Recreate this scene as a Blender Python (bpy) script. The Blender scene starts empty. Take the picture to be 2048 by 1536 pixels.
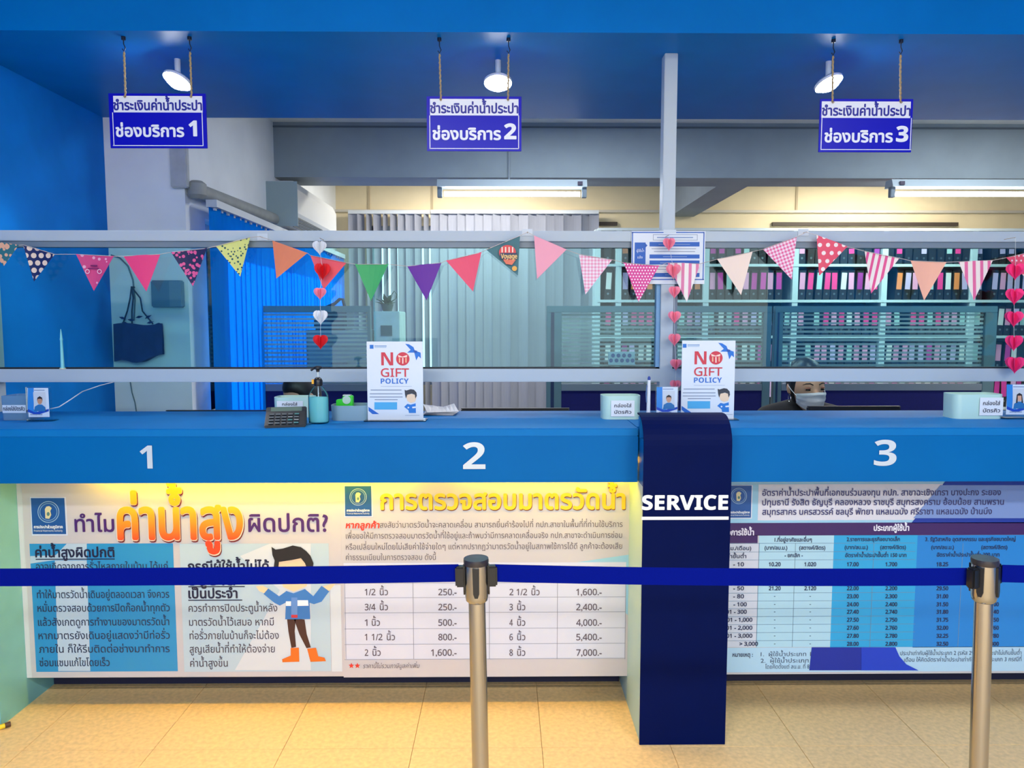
import bpy, bmesh, math, random
from mathutils import Vector, Matrix
random.seed(7)
scene = bpy.context.scene
COL = scene.collection

# ------------------------------------------------------------------ camera
F_PX, CAM_H = 1480.0, 1.5
PITCH, YAW = math.atan(122 / F_PX), math.radians(0.6)
cam = bpy.data.cameras.new('camera'); cam.sensor_width = 36; cam.lens = 36 * F_PX / 2048
cam.clip_start = .05
camo = bpy.data.objects.new('camera', cam); COL.objects.link(camo)
camo.location = (0, 0, CAM_H)
camo.rotation_euler = (math.pi / 2 - PITCH, 0, -YAW)
scene.camera = camo

# ------------------------------------------------------------------ world, light, exposure
w = bpy.data.worlds.new('daylight'); scene.world = w; w.use_nodes = True
w.node_tree.nodes['Background'].inputs[0].default_value = (.86, .93, 1, 1)
w.node_tree.nodes['Background'].inputs[1].default_value = 2.3

def area_light(name, loc, rot, sx, sy, power, col):
    l = bpy.data.lights.new(name, 'AREA'); l.shape = 'RECTANGLE'; l.size = sx; l.size_y = sy
    l.energy = power; l.color = col
    o = bpy.data.objects.new(name, l); COL.objects.link(o); o.location = loc; o.rotation_euler = rot
    return o
# unseen area lights added behind the camera for frontal fill on the counter
for lx, ly, pw in ((-1.0, -.5, 72), (1.9, -.5, 78), (.4, -2.3, 105)):
    area_light('hall_fill_light', (lx, ly, 2.97), (0, 0, 0), 1.2, .3, pw, (1, .97, .92))
# unseen area lights added to brighten the office on both sides of the beam
for lx, ly, pw, lc in ((.4, 4.7, 30, (.9, .97, 1)), (3.4, 4.7, 30, (.9, .97, 1)), (-.2, 6.8, 62, (1, .96, .86)), (3.6, 6.8, 62, (1, .95, .84))):
    area_light('office_fill_light', (lx, ly, 2.97), (0, 0, 0), 1.2, .3, pw, lc)
# sun on the left side of the building, reaching the office window from outside
sl = bpy.data.lights.new('sun', 'SUN'); sl.energy = 10; sl.angle = .02; sl.color = (1, .97, .92)
so = bpy.data.objects.new('sun', sl); COL.objects.link(so); so.location = (-6, 5, 6)
so.rotation_euler = Vector((.82, -.12, -.56)).to_track_quat('-Z', 'Y').to_euler()

vs = scene.view_settings
vs.view_transform = 'Standard'; vs.look = 'None'; vs.gamma = 1; vs.use_curve_mapping = False
vs.exposure = 0.0
scene.cycles.max_bounces = 7; scene.cycles.diffuse_bounces = 4; scene.cycles.glossy_bounces = 3
scene.cycles.transparent_max_bounces = 16; scene.cycles.caustics_reflective = False; scene.cycles.caustics_refractive = False

# ------------------------------------------------------------------ projection helper (photo pixel -> point on a plane Y)
_F = Vector((math.sin(YAW) * math.cos(PITCH), math.cos(YAW) * math.cos(PITCH), -math.sin(PITCH)))
_R = Vector((math.cos(YAW), -math.sin(YAW), 0)); _U = _R.cross(_F)
def P(u, v, Y):
    d = _F + _R * ((u - 1024) / F_PX) + _U * ((768 - v) / F_PX)
    return Vector((d.x * Y / d.y, Y, CAM_H + d.z * Y / d.y))
def PX(u, Y, v=646): return P(u, v, Y).x
def PZ(v, Y, u=1003): return P(u, v, Y).z

# ------------------------------------------------------------------ colours and materials
def lin(c):
    c /= 255.0
    return c / 12.92 if c <= .04045 else ((c + .055) / 1.055) ** 2.4
def C(r, g, b): return (lin(r), lin(g), lin(b), 1)
MATS = {}
def mat(name, col, rough=.5, metal=0, spec=.5, noise=0, nscale=8, bump=0, emit=None, estr=0, trans=0, coat=0):
    if name in MATS: return MATS[name]
    m = bpy.data.materials.new(name); m.use_nodes = True; nt = m.node_tree
    b = nt.nodes['Principled BSDF']
    b.inputs['Base Color'].default_value = col; b.inputs['Roughness'].default_value = rough
    b.inputs['Metallic'].default_value = metal; b.inputs['Specular IOR Level'].default_value = spec
    b.inputs['Transmission Weight'].default_value = trans
    b.inputs['Coat Weight'].default_value = coat
    if emit:
        b.inputs['Emission Color'].default_value = emit; b.inputs['Emission Strength'].default_value = estr
    if noise or bump:
        tc = nt.nodes.new('ShaderNodeTexCoord'); n = nt.nodes.new('ShaderNodeTexNoise')
        n.inputs['Scale'].default_value = nscale; n.inputs['Detail'].default_value = 5
        nt.links.new(tc.outputs['Object'], n.inputs['Vector'])
        if noise:
            r = nt.nodes.new('ShaderNodeValToRGB')
            r.color_ramp.elements[0].position = .3; r.color_ramp.elements[1].position = .7
            lo = tuple(max(0, x * (1 - noise)) for x in col[:3]) + (1,); hi = tuple(min(1, x * (1 + noise)) for x in col[:3]) + (1,)
            r.color_ramp.elements[0].color = lo; r.color_ramp.elements[1].color = hi
            nt.links.new(n.outputs['Fac'], r.inputs['Fac']); nt.links.new(r.outputs['Color'], b.inputs['Base Color'])
        if bump:
            bp = nt.nodes.new('ShaderNodeBump'); bp.inputs['Strength'].default_value = bump; bp.inputs['Distance'].default_value = .01
            nt.links.new(n.outputs['Fac'], bp.inputs['Height']); nt.links.new(bp.outputs['Normal'], b.inputs['Normal'])
    MATS[name] = m
    return m
def flatc(r, g, b, rough=.5): return mat('print_%d_%d_%d' % (r, g, b), C(r, g, b), rough)

def glass_mat(name, tint, ior=1.45, rough=0.0):
    if name in MATS: return MATS[name]
    m = bpy.data.materials.new(name); m.use_nodes = True; nt = m.node_tree; nt.nodes.clear()
    out = nt.nodes.new('ShaderNodeOutputMaterial'); mx = nt.nodes.new('ShaderNodeMixShader')
    t = nt.nodes.new('ShaderNodeBsdfTransparent'); t.inputs[0].default_value = tint
    g = nt.nodes.new('ShaderNodeBsdfGlossy'); g.inputs['Roughness'].default_value = rough
    fr = nt.nodes.new('ShaderNodeFresnel'); fr.inputs['IOR'].default_value = ior
    nt.links.new(fr.outputs[0], mx.inputs[0]); nt.links.new(t.outputs[0], mx.inputs[1]); nt.links.new(g.outputs[0], mx.inputs[2])
    nt.links.new(mx.outputs[0], out.inputs[0]); MATS[name] = m
    return m
def translucent_mat(name, col, tcol, fac, clear=0):
    if name in MATS: return MATS[name]
    m = bpy.data.materials.new(name); m.use_nodes = True; nt = m.node_tree; nt.nodes.clear()
    out = nt.nodes.new('ShaderNodeOutputMaterial'); mx = nt.nodes.new('ShaderNodeMixShader'); mx.inputs[0].default_value = fac
    d = nt.nodes.new('ShaderNodeBsdfDiffuse'); d.inputs[0].default_value = col
    t = nt.nodes.new('ShaderNodeBsdfTranslucent'); t.inputs[0].default_value = tcol
    nt.links.new(d.outputs[0], mx.inputs[1]); nt.links.new(t.outputs[0], mx.inputs[2])
    last = mx
    if clear:
        m2 = nt.nodes.new('ShaderNodeMixShader'); m2.inputs[0].default_value = clear
        tr = nt.nodes.new('ShaderNodeBsdfTransparent'); tr.inputs[0].default_value = tcol
        nt.links.new(mx.outputs[0], m2.inputs[1]); nt.links.new(tr.outputs[0], m2.inputs[2]); last = m2
    nt.links.new(last.outputs[0], out.inputs[0]); MATS[name] = m
    return m
def pattern_mat(name, kind, a, b, s=.01, r=.3, ang=0):
    """printed paper pattern in the object's own x/z metres: stripes, dots, gingham, blobs, fade"""
    if name in MATS: return MATS[name]
    m = bpy.data.materials.new(name); m.use_nodes = True; nt = m.node_tree; N = nt.nodes; L = nt.links
    bs = N['Principled BSDF']; bs.inputs['Roughness'].default_value = .6
    tc = N.new('ShaderNodeTexCoord'); mp = N.new('ShaderNodeMapping'); mp.inputs['Rotation'].default_value = (0, ang, 0)
    L.new(tc.outputs['Object'], mp.inputs['Vector'])
    sp = N.new('ShaderNodeSeparateXYZ'); L.new(mp.outputs[0], sp.inputs[0])
    def mth(op, x, y=None, z=None):
        n = N.new('ShaderNodeMath'); n.operation = op
        for i, q in enumerate((x, y, z)):
            if q is None: continue
            if isinstance(q, (int, float)): n.inputs[i].default_value = q
            else: L.new(q, n.inputs[i])
        return n.outputs[0]
    mix = N.new('ShaderNodeMix'); mix.data_type = 'RGBA'
    mix.inputs[6].default_value = a; mix.inputs[7].default_value = b
    X, Z = sp.outputs[0], sp.outputs[2]
    if kind == 'stripes':
        f = mth('LESS_THAN', mth('FRACT', mth('DIVIDE', mth('ADD', X, 10), s)), r)
    elif kind == 'dots':
        zi = mth('DIVIDE', mth('ADD', Z, 10), s); row = mth('FLOOR', zi)
        sh = mth('MULTIPLY', mth('MODULO', row, 2), .5)
        fx = mth('SUBTRACT', mth('FRACT', mth('ADD', mth('DIVIDE', mth('ADD', X, 10), s), sh)), .5)
        fz = mth('SUBTRACT', mth('FRACT', zi), .5)
        f = mth('LESS_THAN', mth('ADD', mth('MULTIPLY', fx, fx), mth('MULTIPLY', fz, fz)), r * r)
    elif kind == 'gingham':
        f1 = mth('LESS_THAN', mth('FRACT', mth('DIVIDE', mth('ADD', X, 10), s)), .5)
        f2 = mth('LESS_THAN', mth('FRACT', mth('DIVIDE', mth('ADD', Z, 10), s)), .5)
        f = mth('MULTIPLY', mth('ADD', f1, f2), .5)
    elif kind == 'fade':
        f = mth('DIVIDE', mth('SUBTRACT', Z, s), r); mix.clamp_factor = True
    else:
        v = N.new('ShaderNodeTexVoronoi'); v.inputs['Scale'].default_value = 1 / s; L.new(tc.outputs['Object'], v.inputs['Vector'])
        f = mth('LESS_THAN', v.outputs['Distance'], r)
    L.new(f, mix.inputs[0]); L.new(mix.outputs[2], bs.inputs['Base Color'])
    MATS[name] = m
    return m

# ------------------------------------------------------------------ mesh building
class MB:
    def __init__(s): s.v, s.f = [], []
    def add(s, vs, fs):
        k = len(s.v); s.v += [tuple(p) for p in vs]; s.f += [tuple(i + k for i in f) for f in fs]; return s
    def box(s, x0, x1, y0, y1, z0, z1):
        return s.add([(x0, y0, z0), (x1, y0, z0), (x1, y1, z0), (x0, y1, z0), (x0, y0, z1), (x1, y0, z1), (x1, y1, z1), (x0, y1, z1)],
                     [(0, 3, 2, 1), (4, 5, 6, 7), (0, 1, 5, 4), (1, 2, 6, 5), (2, 3, 7, 6), (3, 0, 4, 7)])
    def prism(s, pts, y0, y1):
        """polygon in (x, z), counter-clockwise seen from the front (-y), extruded from y0 back to y1"""
        n = len(pts); a = sum(pts[i][0] * pts[(i + 1) % n][1] - pts[(i + 1) % n][0] * pts[i][1] for i in range(n))
        if a < 0: pts = pts[::-1]
        vs = [(x, y0, z) for x, z in pts] + [(x, y1, z) for x, z in pts]
        return s.add(vs, [tuple(range(n)), tuple(range(2 * n - 1, n - 1, -1))] + [(i, i + n, (i + 1) % n + n, (i + 1) % n) for i in range(n)])
    def prism_x(s, pts, x0, x1):
        """polygon in (y, z) extruded along x"""
        n = len(pts); a = sum(pts[i][0] * pts[(i + 1) % n][1] - pts[(i + 1) % n][0] * pts[i][1] for i in range(n))
        if a < 0: pts = pts[::-1]
        vs = [(x1, y, z) for y, z in pts] + [(x0, y, z) for y, z in pts]
        return s.add(vs, [tuple(range(n)), tuple(range(2 * n - 1, n - 1, -1))] + [(i, i + n, (i + 1) % n + n, (i + 1) % n) for i in range(n)])
    def prism_z(s, pts, z0, z1, k=1.0):
        n = len(pts); a = sum(pts[i][0] * pts[(i + 1) % n][1] - pts[(i + 1) % n][0] * pts[i][1] for i in range(n))
        if a < 0: pts = pts[::-1]
        cx = sum(p[0] for p in pts) / n; cy = sum(p[1] for p in pts) / n
        vs = [(x, y, z0) for x, y in pts] + [(cx + (x - cx) * k, cy + (y - cy) * k, z1) for x, y in pts]
        return s.add(vs, [tuple(range(n - 1, -1, -1)), tuple(range(n, 2 * n))] + [(i, (i + 1) % n, (i + 1) % n + n, i + n) for i in range(n)])
    def face(s, pts, y):
        n = len(pts); a = sum(pts[i][0] * pts[(i + 1) % n][1] - pts[(i + 1) % n][0] * pts[i][1] for i in range(n))
        if a < 0: pts = pts[::-1]
        return s.add([(x, y, z) for x, z in pts], [tuple(range(n))])
    def tube(s, pts, r, n=8, closed=False):
        pts = [Vector(p) for p in pts]; m = len(pts)
        rs = r if isinstance(r, (list, tuple)) else [r] * m
        k = len(s.v); up = None
        for i, p in enumerate(pts):
            if closed: t = pts[(i + 1) % m] - pts[i - 1]
            else: t = (pts[min(i + 1, m - 1)] - pts[max(i - 1, 0)])
            t.normalize()
            if up is None: up = Vector((0, 0, 1)) if abs(t.z) < .9 else Vector((1, 0, 0))
            a = t.cross(up).normalized(); b = a.cross(t).normalized(); up = b
            for j in range(n):
                q = 2 * math.pi * j / n
                s.v.append(tuple(p + a * (math.cos(q) * rs[i]) + b * (math.sin(q) * rs[i])))
        for i in range(m if closed else m - 1):
            for j in range(n):
                a0 = k + i * n; a1 = k + ((i + 1) % m) * n
                s.f.append((a0 + j, a0 + (j + 1) % n, a1 + (j + 1) % n, a1 + j))
        if not closed:
            s.f.append(tuple(k + j for j in range(n - 1, -1, -1))); s.f.append(tuple(k + (m - 1) * n + j for j in range(n)))
        return s
    def cyl(s, p0, p1, r0, r1=None, n=20): return s.tube([p0, p1], [r0, r0 if r1 is None else r1], n)
    def lathe(s, c, prof, n=24, sx=1.0, sy=1.0):
        k = len(s.v)
        for r, z in prof:
            for j in range(n):
                q = 2 * math.pi * j / n
                s.v.append((c[0] + math.cos(q) * r * sx, c[1] + math.sin(q) * r * sy, c[2] + z))
        for i in range(len(prof) - 1):
            for j in range(n):
                s.f.append((k + i * n + j, k + i * n + (j + 1) % n, k + (i + 1) * n + (j + 1) % n, k + (i + 1) * n + j))
        s.f.append(tuple(k + j for j in range(n - 1, -1, -1))); s.f.append(tuple(k + (len(prof) - 1) * n + j for j in range(n)))
        return s
    def xform(s, M):
        s.v = [tuple(M @ Vector(p)) for p in s.v]; return s
    def mesh(s, name, off=(0, 0, 0), bevel=0, smooth=False):
        me = bpy.data.meshes.new(name)
        me.from_pydata([(p[0] - off[0], p[1] - off[1], p[2] - off[2]) for p in s.v], [], s.f)
        if bevel or smooth:
            bm = bmesh.new(); bm.from_mesh(me)
            if bevel:
                ed = [e for e in bm.edges if len(e.link_faces) == 2 and e.calc_face_angle(0) > .6]
                bmesh.ops.bevel(bm, geom=ed, offset=bevel, segments=2, affect='EDGES', clamp_overlap=True)
            bm.to_mesh(me); bm.free()
        if smooth:
            me.polygons.foreach_set('use_smooth', [True] * len(me.polygons))
            try: me.set_sharp_from_angle(angle=.7)
            except Exception: pass
        me.update(); return me
    def build(s, name, m, parent=None, bevel=0, smooth=False, local=False):
        off = (0, 0, 0) if (parent is None or local) else world_loc(parent)
        me = s.mesh(name, off, bevel, smooth)
        if m: me.materials.append(m)
        o = bpy.data.objects.new(name, me); COL.objects.link(o)
        if parent: o.parent = parent
        return o
def world_loc(o):
    l = Vector(o.location); q = o.parent
    while q: l = l + Vector(q.location); q = q.parent
    return l
def tag(o, label=None, cat=None, group=None, kind=None):
    if label: o['label'] = label
    if cat: o['category'] = cat
    if group: o['group'] = group
    if kind: o['kind'] = kind
    return o
def thing(name, loc, label, cat, group=None):
    o = bpy.data.objects.new(name, None); COL.objects.link(o); o.location = loc; o.empty_display_size = .05
    return tag(o, label, cat, group)
def struct(name, mb, m, parent=None, label=None, **k):
    o = mb.build(name, m, parent, **k)
    if not parent: o['kind'] = 'structure'
    if label: o['label'] = label
    return o
def link_copy(o, parent=None):
    c = o.copy(); COL.objects.link(c); c.parent = parent; return c

# ------------------------------------------------------------------ lettering (glyph outlines of the built-in font and its fallbacks)
_tc = bpy.data.curves.new('glyphs', 'FONT'); _tc.size = 1; _tc.resolution_u = 3
_to = bpy.data.objects.new('glyphs', _tc); COL.objects.link(_to)
GL = {}
_tc.fill_mode = 'NONE'
from mathutils.geometry import tessellate_polygon
def _loops(s):
    """closed outlines of a string"""
    _tc.body = s; bpy.context.view_layer.update()
    e = _to.evaluated_get(bpy.context.evaluated_depsgraph_get()); me = e.to_mesh()
    co = [(p.co.x, p.co.y) for p in me.vertices]; nb = {}
    for ed in me.edges:
        i, j = ed.vertices; nb.setdefault(i, []).append(j); nb.setdefault(j, []).append(i)
    e.to_mesh_clear()
    seen, out = set(), []
    for i in range(len(co)):
        if i in seen or i not in nb: continue
        lp, cur, prev = [], i, None
        while cur not in seen:
            seen.add(cur); lp.append(co[cur]); nx = [q for q in nb[cur] if q not in seen]
            if not nx: break
            nx = min(nx, key=lambda q: (q != cur + 1, q)); prev, cur = cur, nx
        if len(lp) > 2: out.append(lp)
    return out
def _area(l): return sum(l[i - 1][0] * l[i][1] - l[i][0] * l[i - 1][1] for i in range(len(l))) / 2
def _inside(p, l):
    c = False
    for i in range(len(l)):
        (x0, y0), (x1, y1) = l[i - 1], l[i]
        if (y0 > p[1]) != (y1 > p[1]) and p[0] < (x1 - x0) * (p[1] - y0) / (y1 - y0) + x0: c = not c
    return c
_bar = max(p[0] for l in _loops('|') for p in l)
def glyph(c):
    """each outer outline with its holes is filled on its own, so overlapping strokes stay whole"""
    if c not in GL:
        vs, fs, ly = [], [], []
        lps = [] if c == ' ' else _loops(c)
        if lps:
            sg = _area(max(lps, key=lambda l: abs(_area(l))))
            outer = [l for l in lps if _area(l) * sg > 0]; holes = [l for l in lps if _area(l) * sg <= 0]
            for n, o in enumerate(outer):
                hs = [h for h in holes if _inside(h[0], o)]
                pts = [p for l in [o] + hs for p in l]; k = len(vs)
                for t_ in tessellate_polygon([[Vector((x, y, 0)) for x, y in l] for l in [o] + hs]):
                    q = [pts[i] for i in t_]
                    if _area(q) < 0: t_ = t_[::-1]
                    fs.append(tuple(i + k for i in t_))
                vs += pts; ly += [n] * len(pts)
        adv = max(p[0] for l in _loops(c + '|') for p in l) - _bar
        GL[c] = (vs, fs, adv, ly)
    return GL[c]
TONES = '\u0e48\u0e49\u0e4a\u0e4b\u0e4c'; UPPER = '\u0e31\u0e34\u0e35\u0e36\u0e37\u0e4d\u0e47'; AM = '\u0e33'
def sans(s, bold=False):
    r = ''
    for c in s:
        if 'A' <= c <= 'Z': r += chr((0x1D5D4 if bold else 0x1D5A0) + ord(c) - 65)
        elif 'a' <= c <= 'z': r += chr((0x1D5EE if bold else 0x1D5BA) + ord(c) - 97)
        elif '0' <= c <= '9': r += chr((0x1D7EC if bold else 0x1D7E2) + ord(c) - 48)
        else: r += c
    return r
def layout(s):
    vs, fs, x, lay = [], [], 0.0, []
    for i, c in enumerate(s):
        g, gf, adv, gl_ = glyph(c); dy = 0; dx = 0
        if c in TONES:
            nxt = s[i + 1] if i + 1 < len(s) else ''
            if i and s[i - 1] in UPPER: dy = .20
            elif nxt == AM: dy = .19; dx = .05
            if i and s[i - 1] in '\u0e1b\u0e1d\u0e1f': dx -= .1
        elif c in UPPER and i and s[i - 1] in '\u0e1b\u0e1d\u0e1f': dx = -.08
        k = len(vs); vs += [(x + dx + a, b + dy) for a, b in g]; lay += [i % 2 * 3 + q for q in gl_]; fs += [tuple(q + k for q in f) for f in gf]
        x += adv
    return vs, fs, lay
_REF = {}
def ref_h(c):
    if c not in _REF: _REF[c] = max(y for x, y in glyph(c)[0])
    return _REF[c]
def text_mesh(s, x0, x1, zb, h, y, bold=0.0, ref=None, align='fit', italic=0):
    """letters between x0 and x1 (metres), baseline zb, letter height h"""
    vs, fs, lay = layout(s)
    if ref is None: ref = '\u0e01' if any('\u0e00' < c < '\u0e7f' for c in s) else sans('H')
    k = h / ref_h(ref); a = min(p[0] for p in vs); b = max(p[0] for p in vs)
    if align == 'fit': kx = (x1 - x0) / (b - a); ox = x0 - a * kx
    elif align == 'left': kx = k; ox = x0 - a * k
    elif align == 'mid': kx = k; ox = (x0 + x1) / 2 - (a + b) / 2 * k
    mb = MB(); offs = [(0, 0)]
    if bold:
        d = bold * h
        offs = [(0, 0), (d, 0), (-d, 0), (0, d), (0, -d), (d * .7, d * .7), (-d * .7, d * .7), (d * .7, -d * .7), (-d * .7, -d * .7)]
    for n, (dx, dz) in enumerate(offs):
        mb.add([(ox + p[0] * kx + p[1] * k * italic + dx, y - n * .00004 - lay[q] * .000006, zb + p[1] * k + dz) for q, p in enumerate(vs)], fs)
    return mb

class Plane:
    """flat print on the plane Y, laid out in photo pixels on that plane"""
    def __init__(s, Y, parent, step=.0007): s.Y, s.parent, s.step = Y, parent, step
    def pt(s, u, v): p = P(u, v, s.Y); return (p.x, p.z)
    def poly(s, name, pts, m, layer=1, parent=None):
        return MB().face([s.pt(*p) for p in pts], s.Y - layer * s.step).build(name, m, parent or s.parent)
    def _r(s, u0, v0, u1, v1):
        (xa, z0), (xb, z1) = s.pt(u0, (v0 + v1) / 2), s.pt(u1, (v0 + v1) / 2)
        z0 = s.pt((u0 + u1) / 2, v0)[1]; z1 = s.pt((u0 + u1) / 2, v1)[1]
        return [(xa, z0), (xa, z1), (xb, z1), (xb, z0)]
    def rect(s, name, u0, v0, u1, v1, m, layer=1, parent=None): return s.rects(name, [(u0, v0, u1, v1)], m, layer, parent)
    def rects(s, name, rs, m, layer=1, parent=None):
        mb = MB()
        for u0, v0, u1, v1 in rs: mb.face(s._r(u0, v0, u1, v1), s.Y - layer * s.step)
        return mb.build(name, m, parent or s.parent)
    def disc(s, name, u, v, ru, rv, m, layer=1, n=28, parent=None, hole=0):
        c = [(u + math.cos(2 * math.pi * i / n) * ru, v + math.sin(2 * math.pi * i / n) * rv) for i in range(n)]
        if not hole: return s.poly(name, c, m, layer, parent)
        c2 = [(u + (a - u) * hole, v + (b - v) * hole) for a, b in c]
        y = s.Y - layer * s.step; A = [s.pt(*p) for p in c] + [s.pt(*p) for p in c2]
        return MB().add([(x, y, z) for x, z in A], [(i, i + n, (i + 1) % n + n, (i + 1) % n) for i in range(n)]).build(name, m, parent or s.parent)
    def text(s, name, t, u0, u1, vb, h, m, layer=3, bold=0, align='fit', parent=None, italic=0, ref=None):
        x0, zb = s.pt(u0, vb); x1, _ = s.pt(u1, vb); hh = abs(s.pt(u0, vb - h)[1] - zb)
        return text_mesh(t, x0, x1, zb, hh, s.Y - layer * s.step, bold, ref, align, italic).build(name, m, parent or s.parent)

# ================================================================== the setting
XL, XR = -2.155, 3.3            # side walls of the hall
YF, YP, YPIL, YFR = 2.62, 2.82, 2.52, 3.12
ZC, ZS, ZTOP = 1.125, 2.60, 3.0
blue = mat('blue_wall_paint', C(0, 124, 212), .6, spec=.12, noise=.08, nscale=5, bump=.05)
soffit_blue = mat('glossy_blue_ceiling_paint', C(0, 112, 192), .4, spec=.07, noise=.06, nscale=4)
white = mat('white_wall_paint', C(238, 240, 240), .7, noise=.05, nscale=3, bump=.05)
beamgrey = mat('grey_beam_paint', C(142, 154, 162), .7, noise=.07, nscale=4, bump=.06)
beige = mat('beige_wall_paint', C(232, 214, 176), .7, noise=.05, nscale=3)
floor_m = mat('beige_vinyl', C(240, 204, 144), .45, noise=.12, nscale=60)
offfloor = mat('office_floor_vinyl', C(150, 145, 140), .5, noise=.1, nscale=20)

fl = struct('floor', MB().box(-2.4, 6.5, -3, 7.9, -.12, -.012), mat('tile_joint', C(186, 160, 122), .8))
tile_src = None
TS = .4575
for ix in range(12):
    for iy in range(-3, 7):
        x0 = XL + ix * TS; y0 = .22 + iy * TS
        if tile_src is None:
            tile_src = MB().box(.0008, TS - .0008, .0008, TS - .0008, -.012, 0).mesh('tile', bevel=.0006); tile_src.materials.append(floor_m)
        o = bpy.data.objects.new('tile', tile_src); COL.objects.link(o); o.location = (x0, y0, 0); o.parent = fl
struct('floor', MB().box(XL, 6.3, .22 + 7 * TS, 7.75, -.012, -.0005), offfloor)
struct('wall_left', MB().box(XL - .15, XL, -3, 4.1, 0, ZTOP), blue)
struct('wall_right', MB().box(XR, XR + .15, -3, 4.1, 0, ZTOP), blue)
struct('ceiling', MB().box(XL - .15, XR + .15, -3, 2.91, ZTOP, ZTOP + .1), mat('hall_ceiling_paint', C(225, 230, 235), .8))
# dropped blue soffit above the counter
struct('ceiling', MB().box(XL, XR, 2.91, 4.1, ZS, ZTOP), soffit_blue)
struct('ceiling', MB().box(-2.3, 6.45, 4.1, 7.9, ZTOP, ZTOP + .1), white)
# the white column and the office's left wall with its window opening
XO = -1.73
wl = MB(); wl.box(-2.3, XO, 4.1, 4.36, 0, ZTOP); wl.box(XO - .2, XO, 4.36, 7.75, 0, .9); wl.box(XO - .2, XO, 4.36, 7.75, 2.1, ZTOP); wl.box(XO - .2, XO, 7.5, 7.75, .9, 2.1)
struct('wall_left', wl, white)
wb = MB(); wb.box(-1.93, -1.4, 7.75, 7.9, 0, ZTOP); wb.box(-1.4, .9, 7.75, 7.9, 0, .85); wb.box(-1.4, .9, 7.75, 7.9, 2.5, ZTOP); wb.box(.9, 6.45, 7.75, 7.9, 0, ZTOP)
struct('wall_back', wb, beige)
struct('wall_right', MB().box(6.3, 6.45, 4.1, 7.75, 0, ZTOP), white)
struct('wall_front', MB().box(XR + .15, 6.3, 3.95, 4.1, 0, ZTOP), white)
alum = mat('window_aluminium', C(170, 178, 184), .4, metal=.6)
wglass = glass_mat('window_glass', (.9, .97, 1, 1))
wf = MB()
for y in (4.36, 5.4, 6.45, 7.46): wf.box(XO - .14, XO - .09, y, y + .05, .9, 2.1)
for z in (.9, 2.05): wf.box(XO - .14, XO - .09, 4.36, 7.5, z, z + .05)
w1 = struct('window_1', wf, alum); MB().box(XO - .118, XO - .112, 4.4, 7.46, .95, 2.05).build('pane', wglass, w1)
wf = MB()
for x in (-1.4, -.25, .85): wf.box(x, x + .05, 7.8, 7.85, .85, 2.5)
for z in (.85, 2.45): wf.box(-1.4, .9, 7.8, 7.85, z, z + .05)
w2 = struct('window_2', wf, alum); MB().box(-1.35, .85, 7.822, 7.828, .9, 2.45).build('pane', wglass, w2)
# concrete beams under the office ceiling
BZ = 2.595
bm_ = MB().box(XO, 6.3, 5.7, 6.05, BZ, ZTOP)
struct('trim_1', bm_, beamgrey, label='wide grey concrete beam across the office ceiling')
struct('trim_2', MB().box(PX(1433, 6.05, 372), PX(1495, 6.05, 372), 6.05, 7.75, BZ, ZTOP), beamgrey)
struct('trim_3', MB().box(XO, 6.3, 7.72, 7.75, 2.635, 2.66), mat('ledge_paint', C(205, 196, 180), .6))
for k, (a, b) in enumerate(((1197, 1233), (1541, 1909))):
    struct('trim_%d' % (4 + k), MB().box(PX(a, 7.7), PX(b, 7.7), 7.715, 7.75, PZ(450, 7.7), PZ(443, 7.7)), mat('dark_brown_strip', C(70, 58, 48), .6))
for k, u in enumerate((735, 862, 1592)):
    struct('trim_%d' % (6 + k), MB().box(PX(u, 7.74, 390), PX(u + 4, 7.74, 390), 7.738, 7.75, 2.66, 2.97), mat('panel_joint', C(188, 170, 138), .7))
# crack line and conduit on the beam face
struct('trim_9', MB().box(XO, 6.3, 5.694, 5.7, PZ(256, 5.7), PZ(252.5, 5.7)), mat('joint_line', C(95, 105, 115), .8))
cd = MB().tube([(PX(1018, 5.69, 330), 5.688, PZ(255, 5.69)), (PX(1018, 5.69, 330), 5.688, PZ(362, 5.69))], .008, 8)
tag(cd.build('conduit', mat('conduit_grey', C(140, 150, 160), .5), smooth=True), 'thin grey conduit running down the beam to the fluorescent light', 'conduit')

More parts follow.
